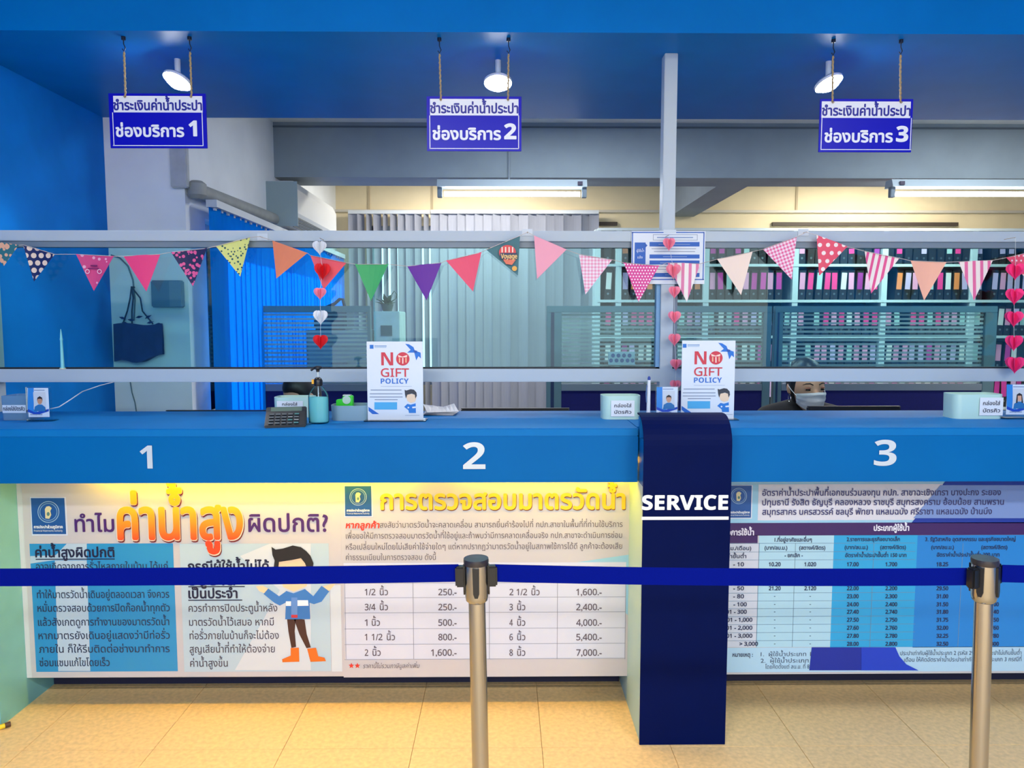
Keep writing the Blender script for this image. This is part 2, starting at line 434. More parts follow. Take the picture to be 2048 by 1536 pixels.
# ================================================================== counter
fas_m = mat('blue_fascia_laminate', C(0, 98, 166), .5, spec=.1, noise=.03, nscale=4)
top_m = mat('blue_worktop_laminate', C(6, 110, 180), .55, spec=.15, noise=.04, nscale=5)
navy = mat('navy_laminate', C(0, 14, 66), .55, spec=.06, noise=.05, nscale=10)
cheek_m = mat('pale_blue_side_panel', C(122, 188, 192), .6, noise=.05, nscale=8)
lettering = mat('silver_lettering', C(205, 215, 220), .35, metal=.2)
ZFB = PZ(966, YF, 600)
PIL0, PIL1 = PX(1283, YPIL, 1200), PX(1457, YPIL, 1200)
def counter(x0, x1, label, left):
    t = thing('service_counter', ((x0 + x1) / 2, (YF + 3.2) / 2, 0), label, 'counter', 'blue counters of the service hall')
    MB().box(x0, x1, YF, 3.15, ZC - .03, ZC).build('worktop', top_m, t, bevel=.003)
    MB().box(x0, x1, YF + .002, YF + .045, ZFB, ZC - .03).build('fascia', fas_m, t)
    MB().box(x0, x1, YP + .004, YP + .03, PZ(1354, YP, 600), ZC - .03).build('front_panel', mat('panel_white', C(215, 215, 215), .6), t)
    MB().box(x0, x1, 2.99, 3.01, 0, PZ(1354, YP, 600) + .02).build('kickboard', mat('kick_navy', C(24, 26, 60), .6), t)
    MB().box(x0, x1, 3.11, 3.13, 0, ZC - .03).build('back_panel', navy, t)
    if left:
        MB().box(x0, -1.877, YF + .045, 3.11, 0, ZC - .03).build('end_panel', cheek_m, t)
    else:
        MB().box(x1 - .03, x1, YF + .045, 3.11, 0, ZC - .03).build('end_panel', cheek_m, t)
    return t
c1 = counter(XL + .003, PIL0 - .001, 'long blue service counter numbered 1 and 2 left of the navy pillar', True)
c2 = counter(PIL1 + .001, XR - .003, 'blue service counter numbered 3 right of the navy pillar', False)
pf = Plane(YF, c1)
pf.text('number', sans('1', 1), 281, 306, 937, 46, lettering, 2, parent=c1)
pf.text('number', sans('2', 1), 926, 971, 938, 53, lettering, 2, parent=c1)
pf.text('number', sans('3', 1), 1747, 1792, 931, 51, lettering, 2, parent=c2)
# the navy service pillar: a cladding sheet bent over the top
t = thing('service_pillar', ((PIL0 + PIL1) / 2, YPIL + .2, 0), 'navy pillar with rounded top and white SERVICE lettering between counters', 'pillar')
r = .1; zt = 1.178; prof = [(YPIL, 0)]
for i in range(9):
    q = math.pi / 2 * i / 8; prof.append((YPIL + r - r * math.cos(q), zt - r + r * math.sin(q)))
prof += [(2.65, zt), (2.65, zt - .006)]
for i in range(8, -1, -1):
    q = math.pi / 2 * i / 8; rr = r - .006; prof.append((YPIL + r - rr * math.cos(q), zt - r + rr * math.sin(q)))
prof.append((YPIL + .006, 0))
def strip_x(prof, x0, x1):
    mb = MB(); n = len(prof) // 2
    o = prof[:n]; i = prof[n:][::-1]
    for k in range(n - 1):
        a, b, c, d = o[k], o[k + 1], i[k + 1], i[k]
        kk = len(mb.v)
        mb.v += [(x0, *a), (x0, *b), (x0, *c), (x0, *d), (x1, *a), (x1, *b), (x1, *c), (x1, *d)]
        mb.f += [(kk, kk + 4, kk + 5, kk + 1), (kk + 3, kk + 2, kk + 6, kk + 7), (kk, kk + 1, kk + 2, kk + 3), (kk + 4, kk + 7, kk + 6, kk + 5)]
        if k == 0: mb.f.append((kk, kk + 3, kk + 7, kk + 4))
        if k == n - 2: mb.f.append((kk + 1, kk + 5, kk + 6, kk + 2))
    return mb
strip_x(prof, PIL0, PIL1).build('cladding', navy, t, smooth=True)
MB().box(PIL0 + .004, PIL1 - .004, YPIL + .02, 3.1, 0, ZFB).build('core', mat('pillar_side', C(170, 205, 212), .6), t)
MB().box(PIL0, PIL1, 2.66, 3.15, ZC - .03, ZC).build('worktop_infill', top_m, t)
MB().box(PIL0 + .004, PIL1 - .004, YPIL + .02, 3.1, ZFB, ZC - .035).build('core', fas_m, t)
MB().box(PIL0 + .004, PIL1 - .004, YPIL + .1, 2.645, ZC - .035, zt - .012).build('core', top_m, t)
pp = Plane(YPIL, t)
pp.text('lettering', sans('SERVICE', 1), 1284, 1455, 1019, 28, mat('white_lettering', C(225, 230, 235), .5), 2, bold=.03)
pp.rect('white_line', 1283, 1033, 1457, 1039.5, mat('white_lettering', C(225, 230, 235)), 2)

# warm tube under the counter overhang, in front of the posters
t = thing('under_counter_light', (-.9, 2.755, .98), 'warm yellow strip light under counter overhang above left posters', 'light')
wm = mat('warm_tube_glow', C(255, 200, 60), .5, emit=(1, .6, .0, 1), estr=90)
for a, b in ((-1.55, -.35), (-.2, .5)):
    MB().cyl((a, 2.755, .985), (b, 2.755, .985), .009 if a < -1 else .006, n=10).build('tube', wm, t, smooth=True)
    MB().box(a - .02, b + .02, 2.73, 2.78, 1.0, ZC - .03).build('batten', mat('batten_white', C(230, 230, 225), .5), t)

# ================================================================== aluminium and glass screen on the counter
fr = mat('white_aluminium_frame', C(180, 194, 204), .4, noise=.02, nscale=3)
fr2 = mat('grey_frame_channel', C(120, 135, 148), .4)
cg = glass_mat('tinted_counter_glass', (.73, .94, .945, 1), 1.45)
t = thing('glass_screen', (.7, YFR + .03, ZC), 'white framed tinted glass screen standing along the back of the counter', 'glass screen')
zu0, zu1 = PZ(482, YFR, 600), PZ(461, YFR, 600); zl0, zl1 = PZ(764, YFR, 600), PZ(738, YFR, 600)
MB().box(XL, XR, YFR, YFR + .06, zu0, zu1).build('top_rail', fr, t, bevel=.002)
MB().box(XL, XR, YFR + .012, YFR + .05, PZ(494, YFR, 600), zu0).build('rail_channel', fr2, t)
MB().box(XL, XR, YFR, YFR + .06, zl0, zl1).build('bottom_rail', fr, t, bevel=.002)
MB().box(XL, XR, YFR + .015, YFR + .045, zl1, PZ(735, YFR, 600)).build('gasket', mat('black_gasket', C(25, 35, 45), .6), t)
xm0, xm1 = PX(1323.5, YFR, 500), PX(1349, YFR, 500)
MB().box(xm0, xm1, YFR - .001, YFR + .061, ZC, ZS).build('post', fr, t, bevel=.002)
MB().box(xm0 - .016, xm0, YFR + .015, YFR + .05, zl1, zu0).build('pane_frame', mat('blue_grey_frame', C(110, 160, 205), .4), t)
MB().box(xm1, xm1 + .02, YFR + .015, YFR + .05, zl1, zu0).build('pane_frame', mat('slate_frame', C(105, 120, 138), .4), t)
MB().box(XR - .05, XR, YFR, YFR + .06, ZC, ZS).build('post', fr, t)
MB().box(XL, XL + .02, YFR, YFR + .06, ZC, ZS).build('post', fr, t)
zg0, zg1 = zl1, PZ(490, YFR, 600)
MB().box(XL + .02, PX(748, YFR), YFR + .022, YFR + .027, zg0, zg1).build('pane', cg, t)
MB().box(PX(744, YFR), xm0 - .016, YFR + .034, YFR + .039, zg0, zg1).build('pane', cg, t)
MB().box(xm1 + .02, XR - .05, YFR + .022, YFR + .027, zg0, zg1).build('pane', cg, t)

# ================================================================== posters under the counter
def emblem(pl, u0, v0, u1, v1, parent, L=0):
    s = (u1 - u0) / 68.0
    pl.rect('logo_square', u0 - 2 * s, v0 - 2 * s, u1 + 3 * s, v1 + 3 * s, flatc(205, 215, 230), L + 1)
    sq = pl.rect('logo_square', u0, v0, u1, v1, flatc(20, 80, 150), L + 2)
    cu, cv = (u0 + u1) / 2, v0 + 28 * s
    pl.disc('logo_ring', cu, cv, 22 * s, 22 * s, flatc(150, 180, 205), L + 3, parent=sq, hole=.93)
    pl.disc('logo_ring', cu, cv, 18 * s, 18 * s, flatc(120, 160, 200), L + 3, parent=sq, hole=.92)
    pl.poly('logo_figure', [(cu - 6 * s, cv + 13 * s), (cu - 7 * s, cv - 6 * s), (cu - 4 * s, cv - 11 * s), (cu + 2 * s, cv - 12 * s), (cu + 7 * s, cv - 8 * s), (cu + 4 * s, cv - 2 * s), (cu + 6 * s, cv + 6 * s), (cu + 2 * s, cv + 14 * s)], flatc(215, 205, 160), L + 4, sq)
    pl.disc('logo_figure', cu, cv + 4 * s, 3 * s, 4 * s, flatc(90, 130, 120), L + 5, parent=sq)
    pl.text('logo_text', 'การประปาส่วนภูมิภาค', u0 + 5 * s, u1 - 5 * s, v1 - 12 * s, 4.5 * s, flatc(235, 240, 245), L + 4, bold=.06, parent=sq)
    pl.text('logo_text', sans('Provincial Waterworks Authority'), u0 + 5 * s, u1 - 5 * s, v1 - 5 * s, 4 * s, flatc(235, 240, 245), L + 4, parent=sq)
paper = mat('poster_paper', C(194, 191, 194), .4)
ink = flatc(60, 60, 78)
def poster(u0, v0, u1, v1, label, nm='poster'):
    vm = (v0 + v1) / 2; a, b = P(u0, vm, YP), P(u1, vm, YP); a.z = PZ(v1, YP, (u0 + u1) / 2); b.z = PZ(v0, YP, (u0 + u1) / 2)
    t = thing(nm, ((a.x + b.x) / 2, YP, a.z), label, 'poster')
    MB().box(a.x, b.x, YP - .002, YP + .004, a.z, b.z).build('sheet', paper, t)
    return t, Plane(YP - .002, t)
t, pl = poster(53, 930, 683.6, 1353, 'white poster with orange heading and cartoon worker on the left counter front')
emblem(pl, 64, 996, 131, 1068, t)
purple = flatc(66, 26, 104)
pl.text('heading_text', 'ทำไม', 151, 229, 1063, 25, purple, 3, bold=.03)
pl.text('heading_text', 'ผิดปกติ?', 498, 656, 1063, 27, purple, 3, bold=.03)
z0 = PZ(1080, YP, 360) - P(44, 1353, YP).z; z1 = PZ(1015, YP, 360) - P(44, 1353, YP).z
og = pattern_mat('orange_red_print', 'fade', C(232, 66, 20), C(255, 170, 20), z0, z1 - z0)
pl.text('heading_text', 'ค่าน้ำสูง', 239.5, 487, 1081.5, 63, flatc(120, 30, 30), 3, bold=.055)
pl.text('heading_text', 'ค่าน้ำสูง', 238, 486, 1078.5, 63, flatc(250, 225, 190), 5, bold=.055)
pl.text('heading_text', 'ค่าน้ำสูง', 239, 485, 1077, 62, og, 7, bold=.045)
pl.rect('text_box', 66, 1087, 351, 1343, flatc(38, 140, 196), 1)
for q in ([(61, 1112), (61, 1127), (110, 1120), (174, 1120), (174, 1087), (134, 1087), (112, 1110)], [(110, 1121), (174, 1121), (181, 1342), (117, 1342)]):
    pl.poly('pale_band', q, flatc(178, 200, 216), 2)  # white window reflections on the box, painted in as pale shapes
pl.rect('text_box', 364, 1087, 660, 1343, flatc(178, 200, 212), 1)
pl.poly('pale_band', [(480, 1112), (540, 1087), (622, 1087), (622, 1340), (470, 1340), (560, 1180)], flatc(205, 212, 218), 2)  # pale window reflection put into the colour of the second box
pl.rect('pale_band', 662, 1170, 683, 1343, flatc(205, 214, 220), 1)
dk = flatc(22, 24, 58)
pl.text('subheading_text', 'ค่าน้ำสูงผิดปกติ', 72, 229, 1114, 15, dk, 3, bold=.05)
pl.rect('underline', 72, 1117, 230, 1119, dk, 3)
L1 = [('อาจเกิดจากการรั่วไหลภายในบ้าน ได้แก่', 73, 336, 1140), ('ท่อรั่ว ก๊อกน้ำชำรุด', 74, 250, 1166), ('ทำให้มาตรวัดน้ำเดินอยู่ตลอดเวลา จึงควร', 75, 339, 1196), ('หมั่นตรวจสอบด้วยการปิดก๊อกน้ำทุกตัว', 76, 340, 1223),
      ('แล้วสังเกตดูการทำงานของมาตรวัดน้ำ', 77, 339, 1251), ('หากมาตรยังเดินอยู่แสดงว่ามีท่อรั่ว', 78, 340, 1278), ('ภายใน ก็ให้รีบติดต่อช่างมาทำการ', 79, 340, 1305), ('ซ่อมแซมแก้ไขโดยเร็ว', 80, 220, 1332)]
for s, a, b, v in L1: pl.text('body_text', s, a, b, v, 11.5, flatc(40, 50, 80), 3, bold=.012)
pl.text('subheading_text', 'กรณีผู้ใช้น้ำไม่ได้', 377, 538, 1142, 15, dk, 3, bold=.05)
pl.text('subheading_text', 'อยู่บ้าน', 377, 470, 1170, 14, dk, 3, bold=.05)
pl.rect('underline', 377, 1172, 490, 1174, dk, 3)
pl.text('subheading_text', 'เป็นประจำ', 378, 475, 1196, 15, dk, 3, bold=.05)
pl.rect('underline', 377, 1199, 485, 1201, dk, 3)
L2 = [('ควรทำการปิดประตูน้ำหลัง', 378, 555, 1223), ('มาตรวัดน้ำไว้เสมอ หากมี', 379, 548, 1251), ('ท่อรั่วภายในบ้านก็จะไม่ต้อง', 380, 558, 1278), ('สูญเสียน้ำที่ทำให้ต้องจ่าย', 380, 550, 1305), ('ค่าน้ำสูงขึ้น', 381, 456, 1333)]
for s, a, b, v in L2: pl.text('body_text', s, a, b, v, 11.5, flatc(72, 66, 84), 3, bold=.01)
# drawn worker in a blue jacket
def zp(pts): return [(340 + x * .2733, 940 + y * .2733) for x, y in pts]
skin_p, jac, jac2, trs, bts = flatc(240, 204, 160), flatc(52, 118, 190), flatc(40, 96, 170), flatc(66, 34, 26), flatc(222, 108, 24)
art = [([(795, 670), (900, 640), (985, 640), (1022, 740), (1000, 850), (905, 890), (830, 855), (790, 740)], skin_p, 3),
       ([(630, 850), (680, 845), (722, 868), (695, 902), (655, 885)], skin_p, 3), ([(1120, 850), (1165, 838), (1212, 830), (1165, 885)], skin_p, 3),
       ([(720, 866), (800, 922), (852, 885), (862, 962), (805, 990), (765, 970), (686, 905)], jac, 4), ([(990, 870), (1050, 922), (1110, 846), (1166, 886), (1110, 962), (1055, 980), (1000, 962)], jac, 4),
       ([(850, 882), (905, 900), (990, 868), (1022, 960), (1028, 1088), (845, 1090), (850, 960)], jac, 5),
       ([(850, 958), (888, 958), (888, 992), (850, 992)], flatc(235, 238, 242), 6), ([(935, 950), (1012, 950), (1016, 990), (935, 992)], flatc(235, 238, 242), 6),
       ([(890, 930), (934, 930), (934, 1062), (890, 1062)], flatc(95, 140, 205), 6), ([(890, 1056), (936, 1056), (936, 1078), (890, 1078)], flatc(200, 50, 60), 7),
       ([(858, 1090), (922, 1078), (914, 1180), (924, 1292), (890, 1300), (868, 1180)], trs, 4), ([(905, 1080), (986, 1092), (1002, 1200), (1032, 1296), (1000, 1302), (948, 1200)], trs, 4),
       ([(885, 1300), (945, 1297), (948, 1400), (825, 1404), (822, 1382), (885, 1355)], bts, 5), ([(1005, 1305), (1070, 1298), (1086, 1360), (1132, 1370), (1143, 1396), (1030, 1401)], bts, 5),
       ([(745, 560), (775, 580), (830, 572), (900, 550), (960, 562), (1000, 592), (1030, 625), (1052, 680), (1044, 740), (1012, 740), (990, 680), (960, 642), (900, 655), (800, 670), (792, 740), (758, 735), (768, 660), (752, 620)], flatc(24, 20, 22), 6)]
for q, m_, ly in art: pl.poly('drawing', zp(q), m_, ly)

t, pl = poster(683.7, 930, 1266, 1353, 'white poster with yellow heading and meter price table at counter 2')
emblem(pl, 690, 972, 743, 1032, t)
pl.text('heading_text', 'การตรวจสอบมาตรวัดน้ำ', 763, 1250, 1020, 30, flatc(130, 70, 30), 3, bold=.05)
pl.text('heading_text', 'การตรวจสอบมาตรวัดน้ำ', 762, 1249, 1018, 30, flatc(248, 190, 30), 5, bold=.05)
pl.text('body_text', 'หากลูกค้า', 692, 758, 1056, 9.5, flatc(222, 52, 36), 3, bold=.06, italic=.15)
gt = flatc(92, 84, 98)
L3 = [('สงสัยว่ามาตรวัดน้ำจะคลาดเคลื่อน สามารถยื่นคำร้องไปที่ กปภ.สาขาในพื้นที่ที่ท่านใช้บริการ', 760, 1245, 1055), ('เพื่อขอให้มีการตรวจสอบมาตรวัดน้ำที่ใช้อยู่และถ้าพบว่ามีการคลาดเคลื่อนจริง กปภ.สาขาจะดำเนินการซ่อม', 692, 1244, 1077),
      ('หรือเปลี่ยนใหม่โดยไม่เสียค่าใช้จ่ายใดๆ แต่หากปรากฏว่ามาตรวัดน้ำอยู่ในสภาพใช้การได้ดี ลูกค้าจะต้องเสีย', 692, 1244, 1099), ('ค่าธรรมเนียมในการตรวจสอบ ดังนี้', 692, 872, 1120)]
for s, a, b, v in L3: pl.text('body_text', s, a, b, v, 9, gt, 3)
pl.rect('table_panel', 689, 1125, 1251, 1318, flatc(206, 210, 224), 1)
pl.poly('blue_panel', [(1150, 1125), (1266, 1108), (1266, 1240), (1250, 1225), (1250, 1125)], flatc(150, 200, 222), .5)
lines = [(689, v, 1251, v + 1) for v in (1165, 1194, 1224, 1256, 1287, 1317)] + [(u, 1135, u + 1.2, 1318) for u in (690, 826, 978, 1114, 1250)]
pl.rects('table_lines', lines, flatc(150, 156, 172), 2)
T1 = [('1/2', '250.-', '2 1/2', '1,600.-'), ('3/4', '250.-', '3', '2,400.-'), ('1', '500.-', '4', '4,000.-'), ('1 1/2', '800.-', '6', '5,400.-'), ('2', '1,600.-', '8', '7,000.-')]
for i, (a, b, c, d) in enumerate(T1):
    v = (1190, 1220, 1251, 1280, 1311)[i]
    for s, u in ((a, 730), (c, 1019)):
        w1 = {1: 6.5, 3: 21, 5: 35}[len(s)] - (1.5 if s == '1' else 0)
        pl.text('table_text', sans(s), u, u + w1, v, 12.5, gt, 3, bold=.02)
        pl.text('table_text', 'นิ้ว', u + w1 + 9, u + w1 + 25, v, 10.5, gt, 3, bold=.02)
    for s, u in ((b, 913), (d, 1203)):
        pl.text('table_text', sans(s), u - len(s) * 7.2, u, v, 12.5, gt, 3, bold=.025)
for u in (703, 715):
    pl.poly('red_star', [(u + math.sin(i * math.pi / 5) * (6 if i % 2 == 0 else 2.6), 1331 - math.cos(i * math.pi / 5) * (6 if i % 2 == 0 else 2.6)) for i in range(10)], flatc(222, 52, 36), 3)
pl.text('table_text', 'ราคานี้ไม่รวมภาษีมูลค่าเพิ่ม', 726, 838, 1336, 7, gt, 3, italic=.2)

t, pl = poster(1440, 930, 2130, 1345, 'blue and white water tariff table poster on the front of counter 3')
pl.rect('header_panel', 1440, 962, 2130, 1045, flatc(150, 200, 225), 1)
pl.rect('header_panel', 1516, 968, 1960, 1040, flatc(212, 212, 222), 2)
pl.poly('header_panel', [(1893, 959), (2130, 959), (2130, 1046), (1822, 1046)], flatc(22, 52, 150), 3)
pl.poly('header_panel', [(1880, 970), (2130, 970), (2130, 1036), (1826, 1036)], flatc(120, 146, 200), 4)
emblem(pl, 1452, 971, 1502, 1035, t, 2)
ht = flatc(62, 62, 110)
for s, v, b in (('อัตราค่าน้ำประปาพื้นที่เอกชนร่วมลงทุน กปภ. สาขาฉะเชิงเทรา บางปะกง ระยอง', 991, 2000), ('ปทุมธานี รังสิต ธัญบุรี คลองหลวง ราชบุรี สมุทรสงคราม อ้อมน้อย สามพราน', 1010, 2006), ('สมุทรสาคร นครสวรรค์ ชลบุรี พัทยา แหลมฉบัง ศรีราชา แหลมฉบัง บ้านบึง', 1029, 1982)):
    pl.text('heading_text', s, 1524, b, v, 9.5, ht, 6, bold=.03)
pl.rect('table_header', 1440, 1045, 2130, 1070, flatc(58, 26, 92), 3)
pl.rect('table_header', 1440, 1070, 1515, 1086, flatc(58, 26, 92), 3)
pl.text('table_text', 'ช่วงการใช้น้ำ', 1440, 1507, 1070, 9, flatc(225, 220, 235), 4, bold=.06)
pl.text('table_text', 'ประเภทผู้ใช้น้ำ', 1747, 1817, 1061, 9, flatc(230, 230, 240), 4, bold=.06)
pl.rect('table_column', 1440, 1086, 1515, 1294, flatc(200, 206, 218), 1)
pl.rect('table_column', 1515, 1070, 1664, 1294, flatc(168, 208, 224), 1)
pl.rect('table_column', 1664, 1070, 1830, 1294, flatc(40, 160, 212), 1)
pl.rect('table_column', 1830, 1070, 2130, 1294, flatc(30, 128, 204), 1)
pl.rect('notes_panel', 1440, 1294, 2130, 1343, flatc(170, 206, 228), 1)
pl.rects('table_lines', [(1440, v, 1830, v + .8) for v in (1086, 1103, 1119, 1138, 1169, 1185, 1201, 1216, 1232, 1248, 1264, 1280)] + [(u, 1086, u + .9, 1294) for u in (1515, 1587, 1743, 1920)], flatc(110, 140, 165), 2)
tk = flatc(34, 46, 84)
for s, a, b, v in (('1.ที่อยู่อาศัยและอื่นๆ', 1549, 1623, 1083), ('2.ราชการและธุรกิจขนาดเล็ก', 1693, 1799, 1082), ('3. รัฐวิสาหกิจ อุตสาหกรรม และธุรกิจขนาดใหญ่', 1850, 2030, 1082), ('(บาท/ลบ.ม.)', 1529, 1574, 1099), ('(สตางค์/ลิตร)', 1598, 1650, 1099),
                   ('(บาท/ลบ.ม.)', 1689, 1735, 1098), ('(สตางค์/ลิตร)', 1760, 1811, 1098), ('(บาท/ลบ.ม.)', 1862, 1907, 1098), ('(สตางค์/ลิตร)', 1962, 2014, 1098), ('(ลบ.ม./เดือน)', 1440, 1502, 1100), ('ค่าน้ำขั้นต่ำ', 1440, 1492, 1116),
                   ('- ยกเลิก -', 1569, 1605, 1114), ('อัตราค่าน้ำประปาขั้นต่ำ 150 บาท', 1690, 1812, 1114), ('อัตราค่าน้ำประปาขั้นต่ำ 300 บาท', 1873, 1998, 1113)):
    pl.text('table_text', s, a, b, v, 6, tk, 3, bold=.04)
rows = [('- 10', '10.20', '1.020', '17.00', '1.700', '18.25', 1132), ('- 50', '21.20', '2.120', '22.00', '2.200', '29.50', 1180), ('- 80', '-', '-', '23.00', '2.300', '31.00', 1196), ('- 100', '-', '-', '24.00', '2.400', '31.50', 1212),
        ('101 - 300', '-', '-', '27.40', '2.740', '31.80', 1227), ('301 - 1,000', '-', '-', '27.50', '2.750', '31.75', 1243), ('1,001 - 2,000', '-', '-', '27.60', '2.760', '32.00', 1259), ('2,001 - 3,000', '-', '-', '27.80', '2.780', '32.25', 1275), ('> 3,000', '-', '-', '28.00', '2.800', '32.50', 1291)]
for r0, a, b, c, d, e, v in rows:
    u1 = 1476 + len(r0.split('- ')[-1]) * 5.6
    pl.text('table_text', sans(r0), u1 - len(r0) * 5.2, u1, v, 7.5, tk, 3, bold=.05)
    for s, u in ((a, 1549), (b, 1620), (c, 1705), (d, 1782), (e, 1884), (e[::-1] and d, 1985)):
        n = len(s) * 2.3 if s != '-' else 1.2
        if s == '-': pl.rect('table_text', u - 1.5, v - 4, u + 1.5, v - 3, tk, 3)
        else: pl.text('table_text', sans(s), u - n, u + n, v, 7.5, tk, 3, bold=.05)
pl.poly('blue_swoosh', [(1623, 1294), (1790, 1294), (1798, 1312), (1812, 1328), (1836, 1340), (1618, 1340)], flatc(16, 40, 150), 4)
pl.poly('blue_swoosh', [(1722, 1294), (1790, 1294), (1798, 1312), (1812, 1328), (1836, 1340), (1722, 1340)], flatc(20, 60, 190), 5)
nt_ = flatc(60, 72, 100)
pl.text('notes_text', 'หมายเหตุ :', 1465, 1505, 1313, 6.5, nt_, 3, bold=.04)
pl.text('notes_text', '1.  ผู้ใช้น้ำประเภท 1 หากเดือนใดใช้น้ำเกินกว่า', 1521, 1760, 1312, 6.5, nt_, 3)
pl.text('notes_text', '2.  ผู้ใช้น้ำประเภท 2 (รหัสที่ 2) ให้คิดอัตรา', 1521, 1750, 1325, 6.5, nt_, 3)
pl.text('notes_text', 'โดยคิดตั้งแต่ ลบ.ม. ที่ 8', 1530, 1618, 1337, 6.5, nt_, 3)
pl.text('notes_text', 'ประปาเท่ากับผู้ใช้น้ำประเภท 2 (รหัส 29) ใช้น้ำประปาไม่เกินขั้นต่ำ', 1800, 2042, 1310, 6.5, nt_, 3)
pl.text('notes_text', 'เดือน ให้คิดอัตราค่าน้ำประปาเท่ากับผู้ใช้น้ำประเภท 3 กรณีที่', 1808, 2042, 1323, 6.5, nt_, 3)

# ================================================================== hanging number signs
signblue = mat('sign_cobalt', C(10, 8, 185), .3, spec=.25)
signwhite = mat('sign_white', C(236, 240, 248), .3)
rope_m = mat('jute_rope', C(172, 150, 110), .9, noise=.3, nscale=200)
hook_m = mat('dark_hook', C(30, 40, 60), .5, metal=.5)
YS = 2.965
def hang_sign(n, u0, v0, u1, v1, ropes):
    a, b = P(u0, v1, YS), P(u1, v0, YS)
    word = {1: 'leftmost', 2: 'middle', 3: 'rightmost'}[n]
    t = thing('hanging_sign', ((a.x + b.x) / 2, YS, a.z), 'blue and white hanging sign for service window %d, %s of three' % (n, word), 'sign', 'hanging window number signs')
    MB().box(a.x, b.x, YS, YS + .006, a.z, b.z).build('board', signblue, t, bevel=.001)
    p = Plane(YS, t)
    p.rect('white_panel', u0 + 6, v0 + 5, u1 - 6, v0 + 38, signwhite, 1)
    w_, h_ = u1 - u0, v1 - v0
    p.rects('border_line', [(u0 + 5, v0 + 38, u0 + 6.5, v1 - 4), (u1 - 6.5, v0 + 38, u1 - 5, v1 - 4), (u0 + 5, v1 - 5.5, u1 - 5, v1 - 4)], signwhite, 1)
    p.text('sign_text', 'ชำระเงินค่าน้ำประปา', u0 + 7, u1 - 7, v0 + 33, 15, mat('sign_blue_ink', C(24, 28, 150), .4), 2, bold=.05)
    p.text('sign_text', 'ช่องบริการ', u0 + 12, u0 + 147, v0 + 86, 18, signwhite, 2, bold=.06)
    p.text('sign_number', sans(str(n), 1), u0 + (155 if n > 1 else 158), u0 + (178 if n > 1 else 173), v0 + 85, 30, signwhite, 2, bold=.03)
    for (uh, vh, ur) in ropes:
        h = P(uh, vh, YS + .003); q = P(ur, v0 + 8, YS + .003)
        hk = MB().cyl((h.x, h.y, ZS), (h.x, h.y, ZS - .012), .008, n=10)
        hk.tube([(h.x, h.y, ZS - .01), (h.x, h.y, h.z + .03), (h.x + .006, h.y, h.z + .015), (h.x, h.y, h.z + .002), (h.x - .006, h.y, h.z + .012)], .002, 6)
        hk.build('hook', hook_m, t, smooth=True)
        pts = []; N_ = 26
        for i in range(N_ + 1):
            k = i / N_; pts.append((h.x + (q.x - h.x) * k + .0012 * math.sin(i * 2.2), h.y - .004 * k * k, h.z + (q.z - h.z) * k))
        MB().tube(pts, [.0034 + .0009 * (i % 2) for i in range(N_ + 1)], 6).build('rope', rope_m, t)
        MB().tube([(q.x, q.y - .005, q.z + .006), (q.x + .004, q.y - .012, q.z), (q.x, q.y - .008, q.z - .004), (q.x - .004, q.y - .012, q.z), (q.x, q.y - .005, q.z + .006)], .0015, 5).build('knot', rope_m, t)
    return t
hang_sign(1, 221, 187, 411, 296, ((248, 104, 252), (380, 104, 384)))
hang_sign(2, 854, 193, 1043, 302, ((879, 108, 882), (1017, 108, 1016)))
hang_sign(3, 1637, 198, 1827, 304, ((1666, 112, 1664), (1801, 110, 1800)))

# ================================================================== spot lamps under the soffit
lamp_white = mat('lamp_white_enamel', C(225, 228, 230), .4)
glow = mat('spot_glow', C(255, 255, 255), .5, emit=(.93, .96, 1, 1), estr=60)
for k, (u, v, tx, ty) in enumerate(((354, 163, .28, .34), (996, 167, 0, .30), (1658, 168, -.30, .30))):
    Yl = 3.2; c = P(u, v, Yl)
    nm = ('over the window 1 sign, left end', 'behind the rope of the window 2 sign', 'beside the rope of the window 3 sign')[k]
    t = thing('spot_lamp', (c.x, Yl, ZS), 'glowing white ceiling spot lamp ' + nm, 'lamp', 'ceiling spot lamps')
    M = Matrix.Translation(c) @ Matrix.Rotation(tx, 4, 'Y') @ Matrix.Rotation(-ty, 4, 'X')
    MB().lathe((0, 0, 0), [(.05, .004), (.058, 0), (.059, .01), (.05, .018), (.03, .024)], 24).xform(M).build('housing', lamp_white, t, smooth=True)
    MB().lathe((0, 0, 0), [(.004, -.026), (.024, -.022), (.042, -.011), (.052, 0), (.052, .004)], 24).xform(M).build('lens', glow, t, smooth=True)
    MB().cyl((c.x, Yl + .01, ZS), (c.x, Yl + .01, c.z + .035), .012, n=12).build('arm', lamp_white, t, smooth=True)
    l = bpy.data.lights.new('spot_beam', 'SPOT'); l.energy = 60; l.spot_size = 1.9; l.spot_blend = .6; l.shadow_soft_size = .04; l.color = (1, .97, .93)
    lo = bpy.data.objects.new('spot_beam', l); COL.objects.link(lo)
    lo.parent = t; lo.location = (c + M.to_3x3() @ Vector((0, 0, -.02))) - Vector((c.x, Yl, ZS)); lo.rotation_euler = M.to_euler()

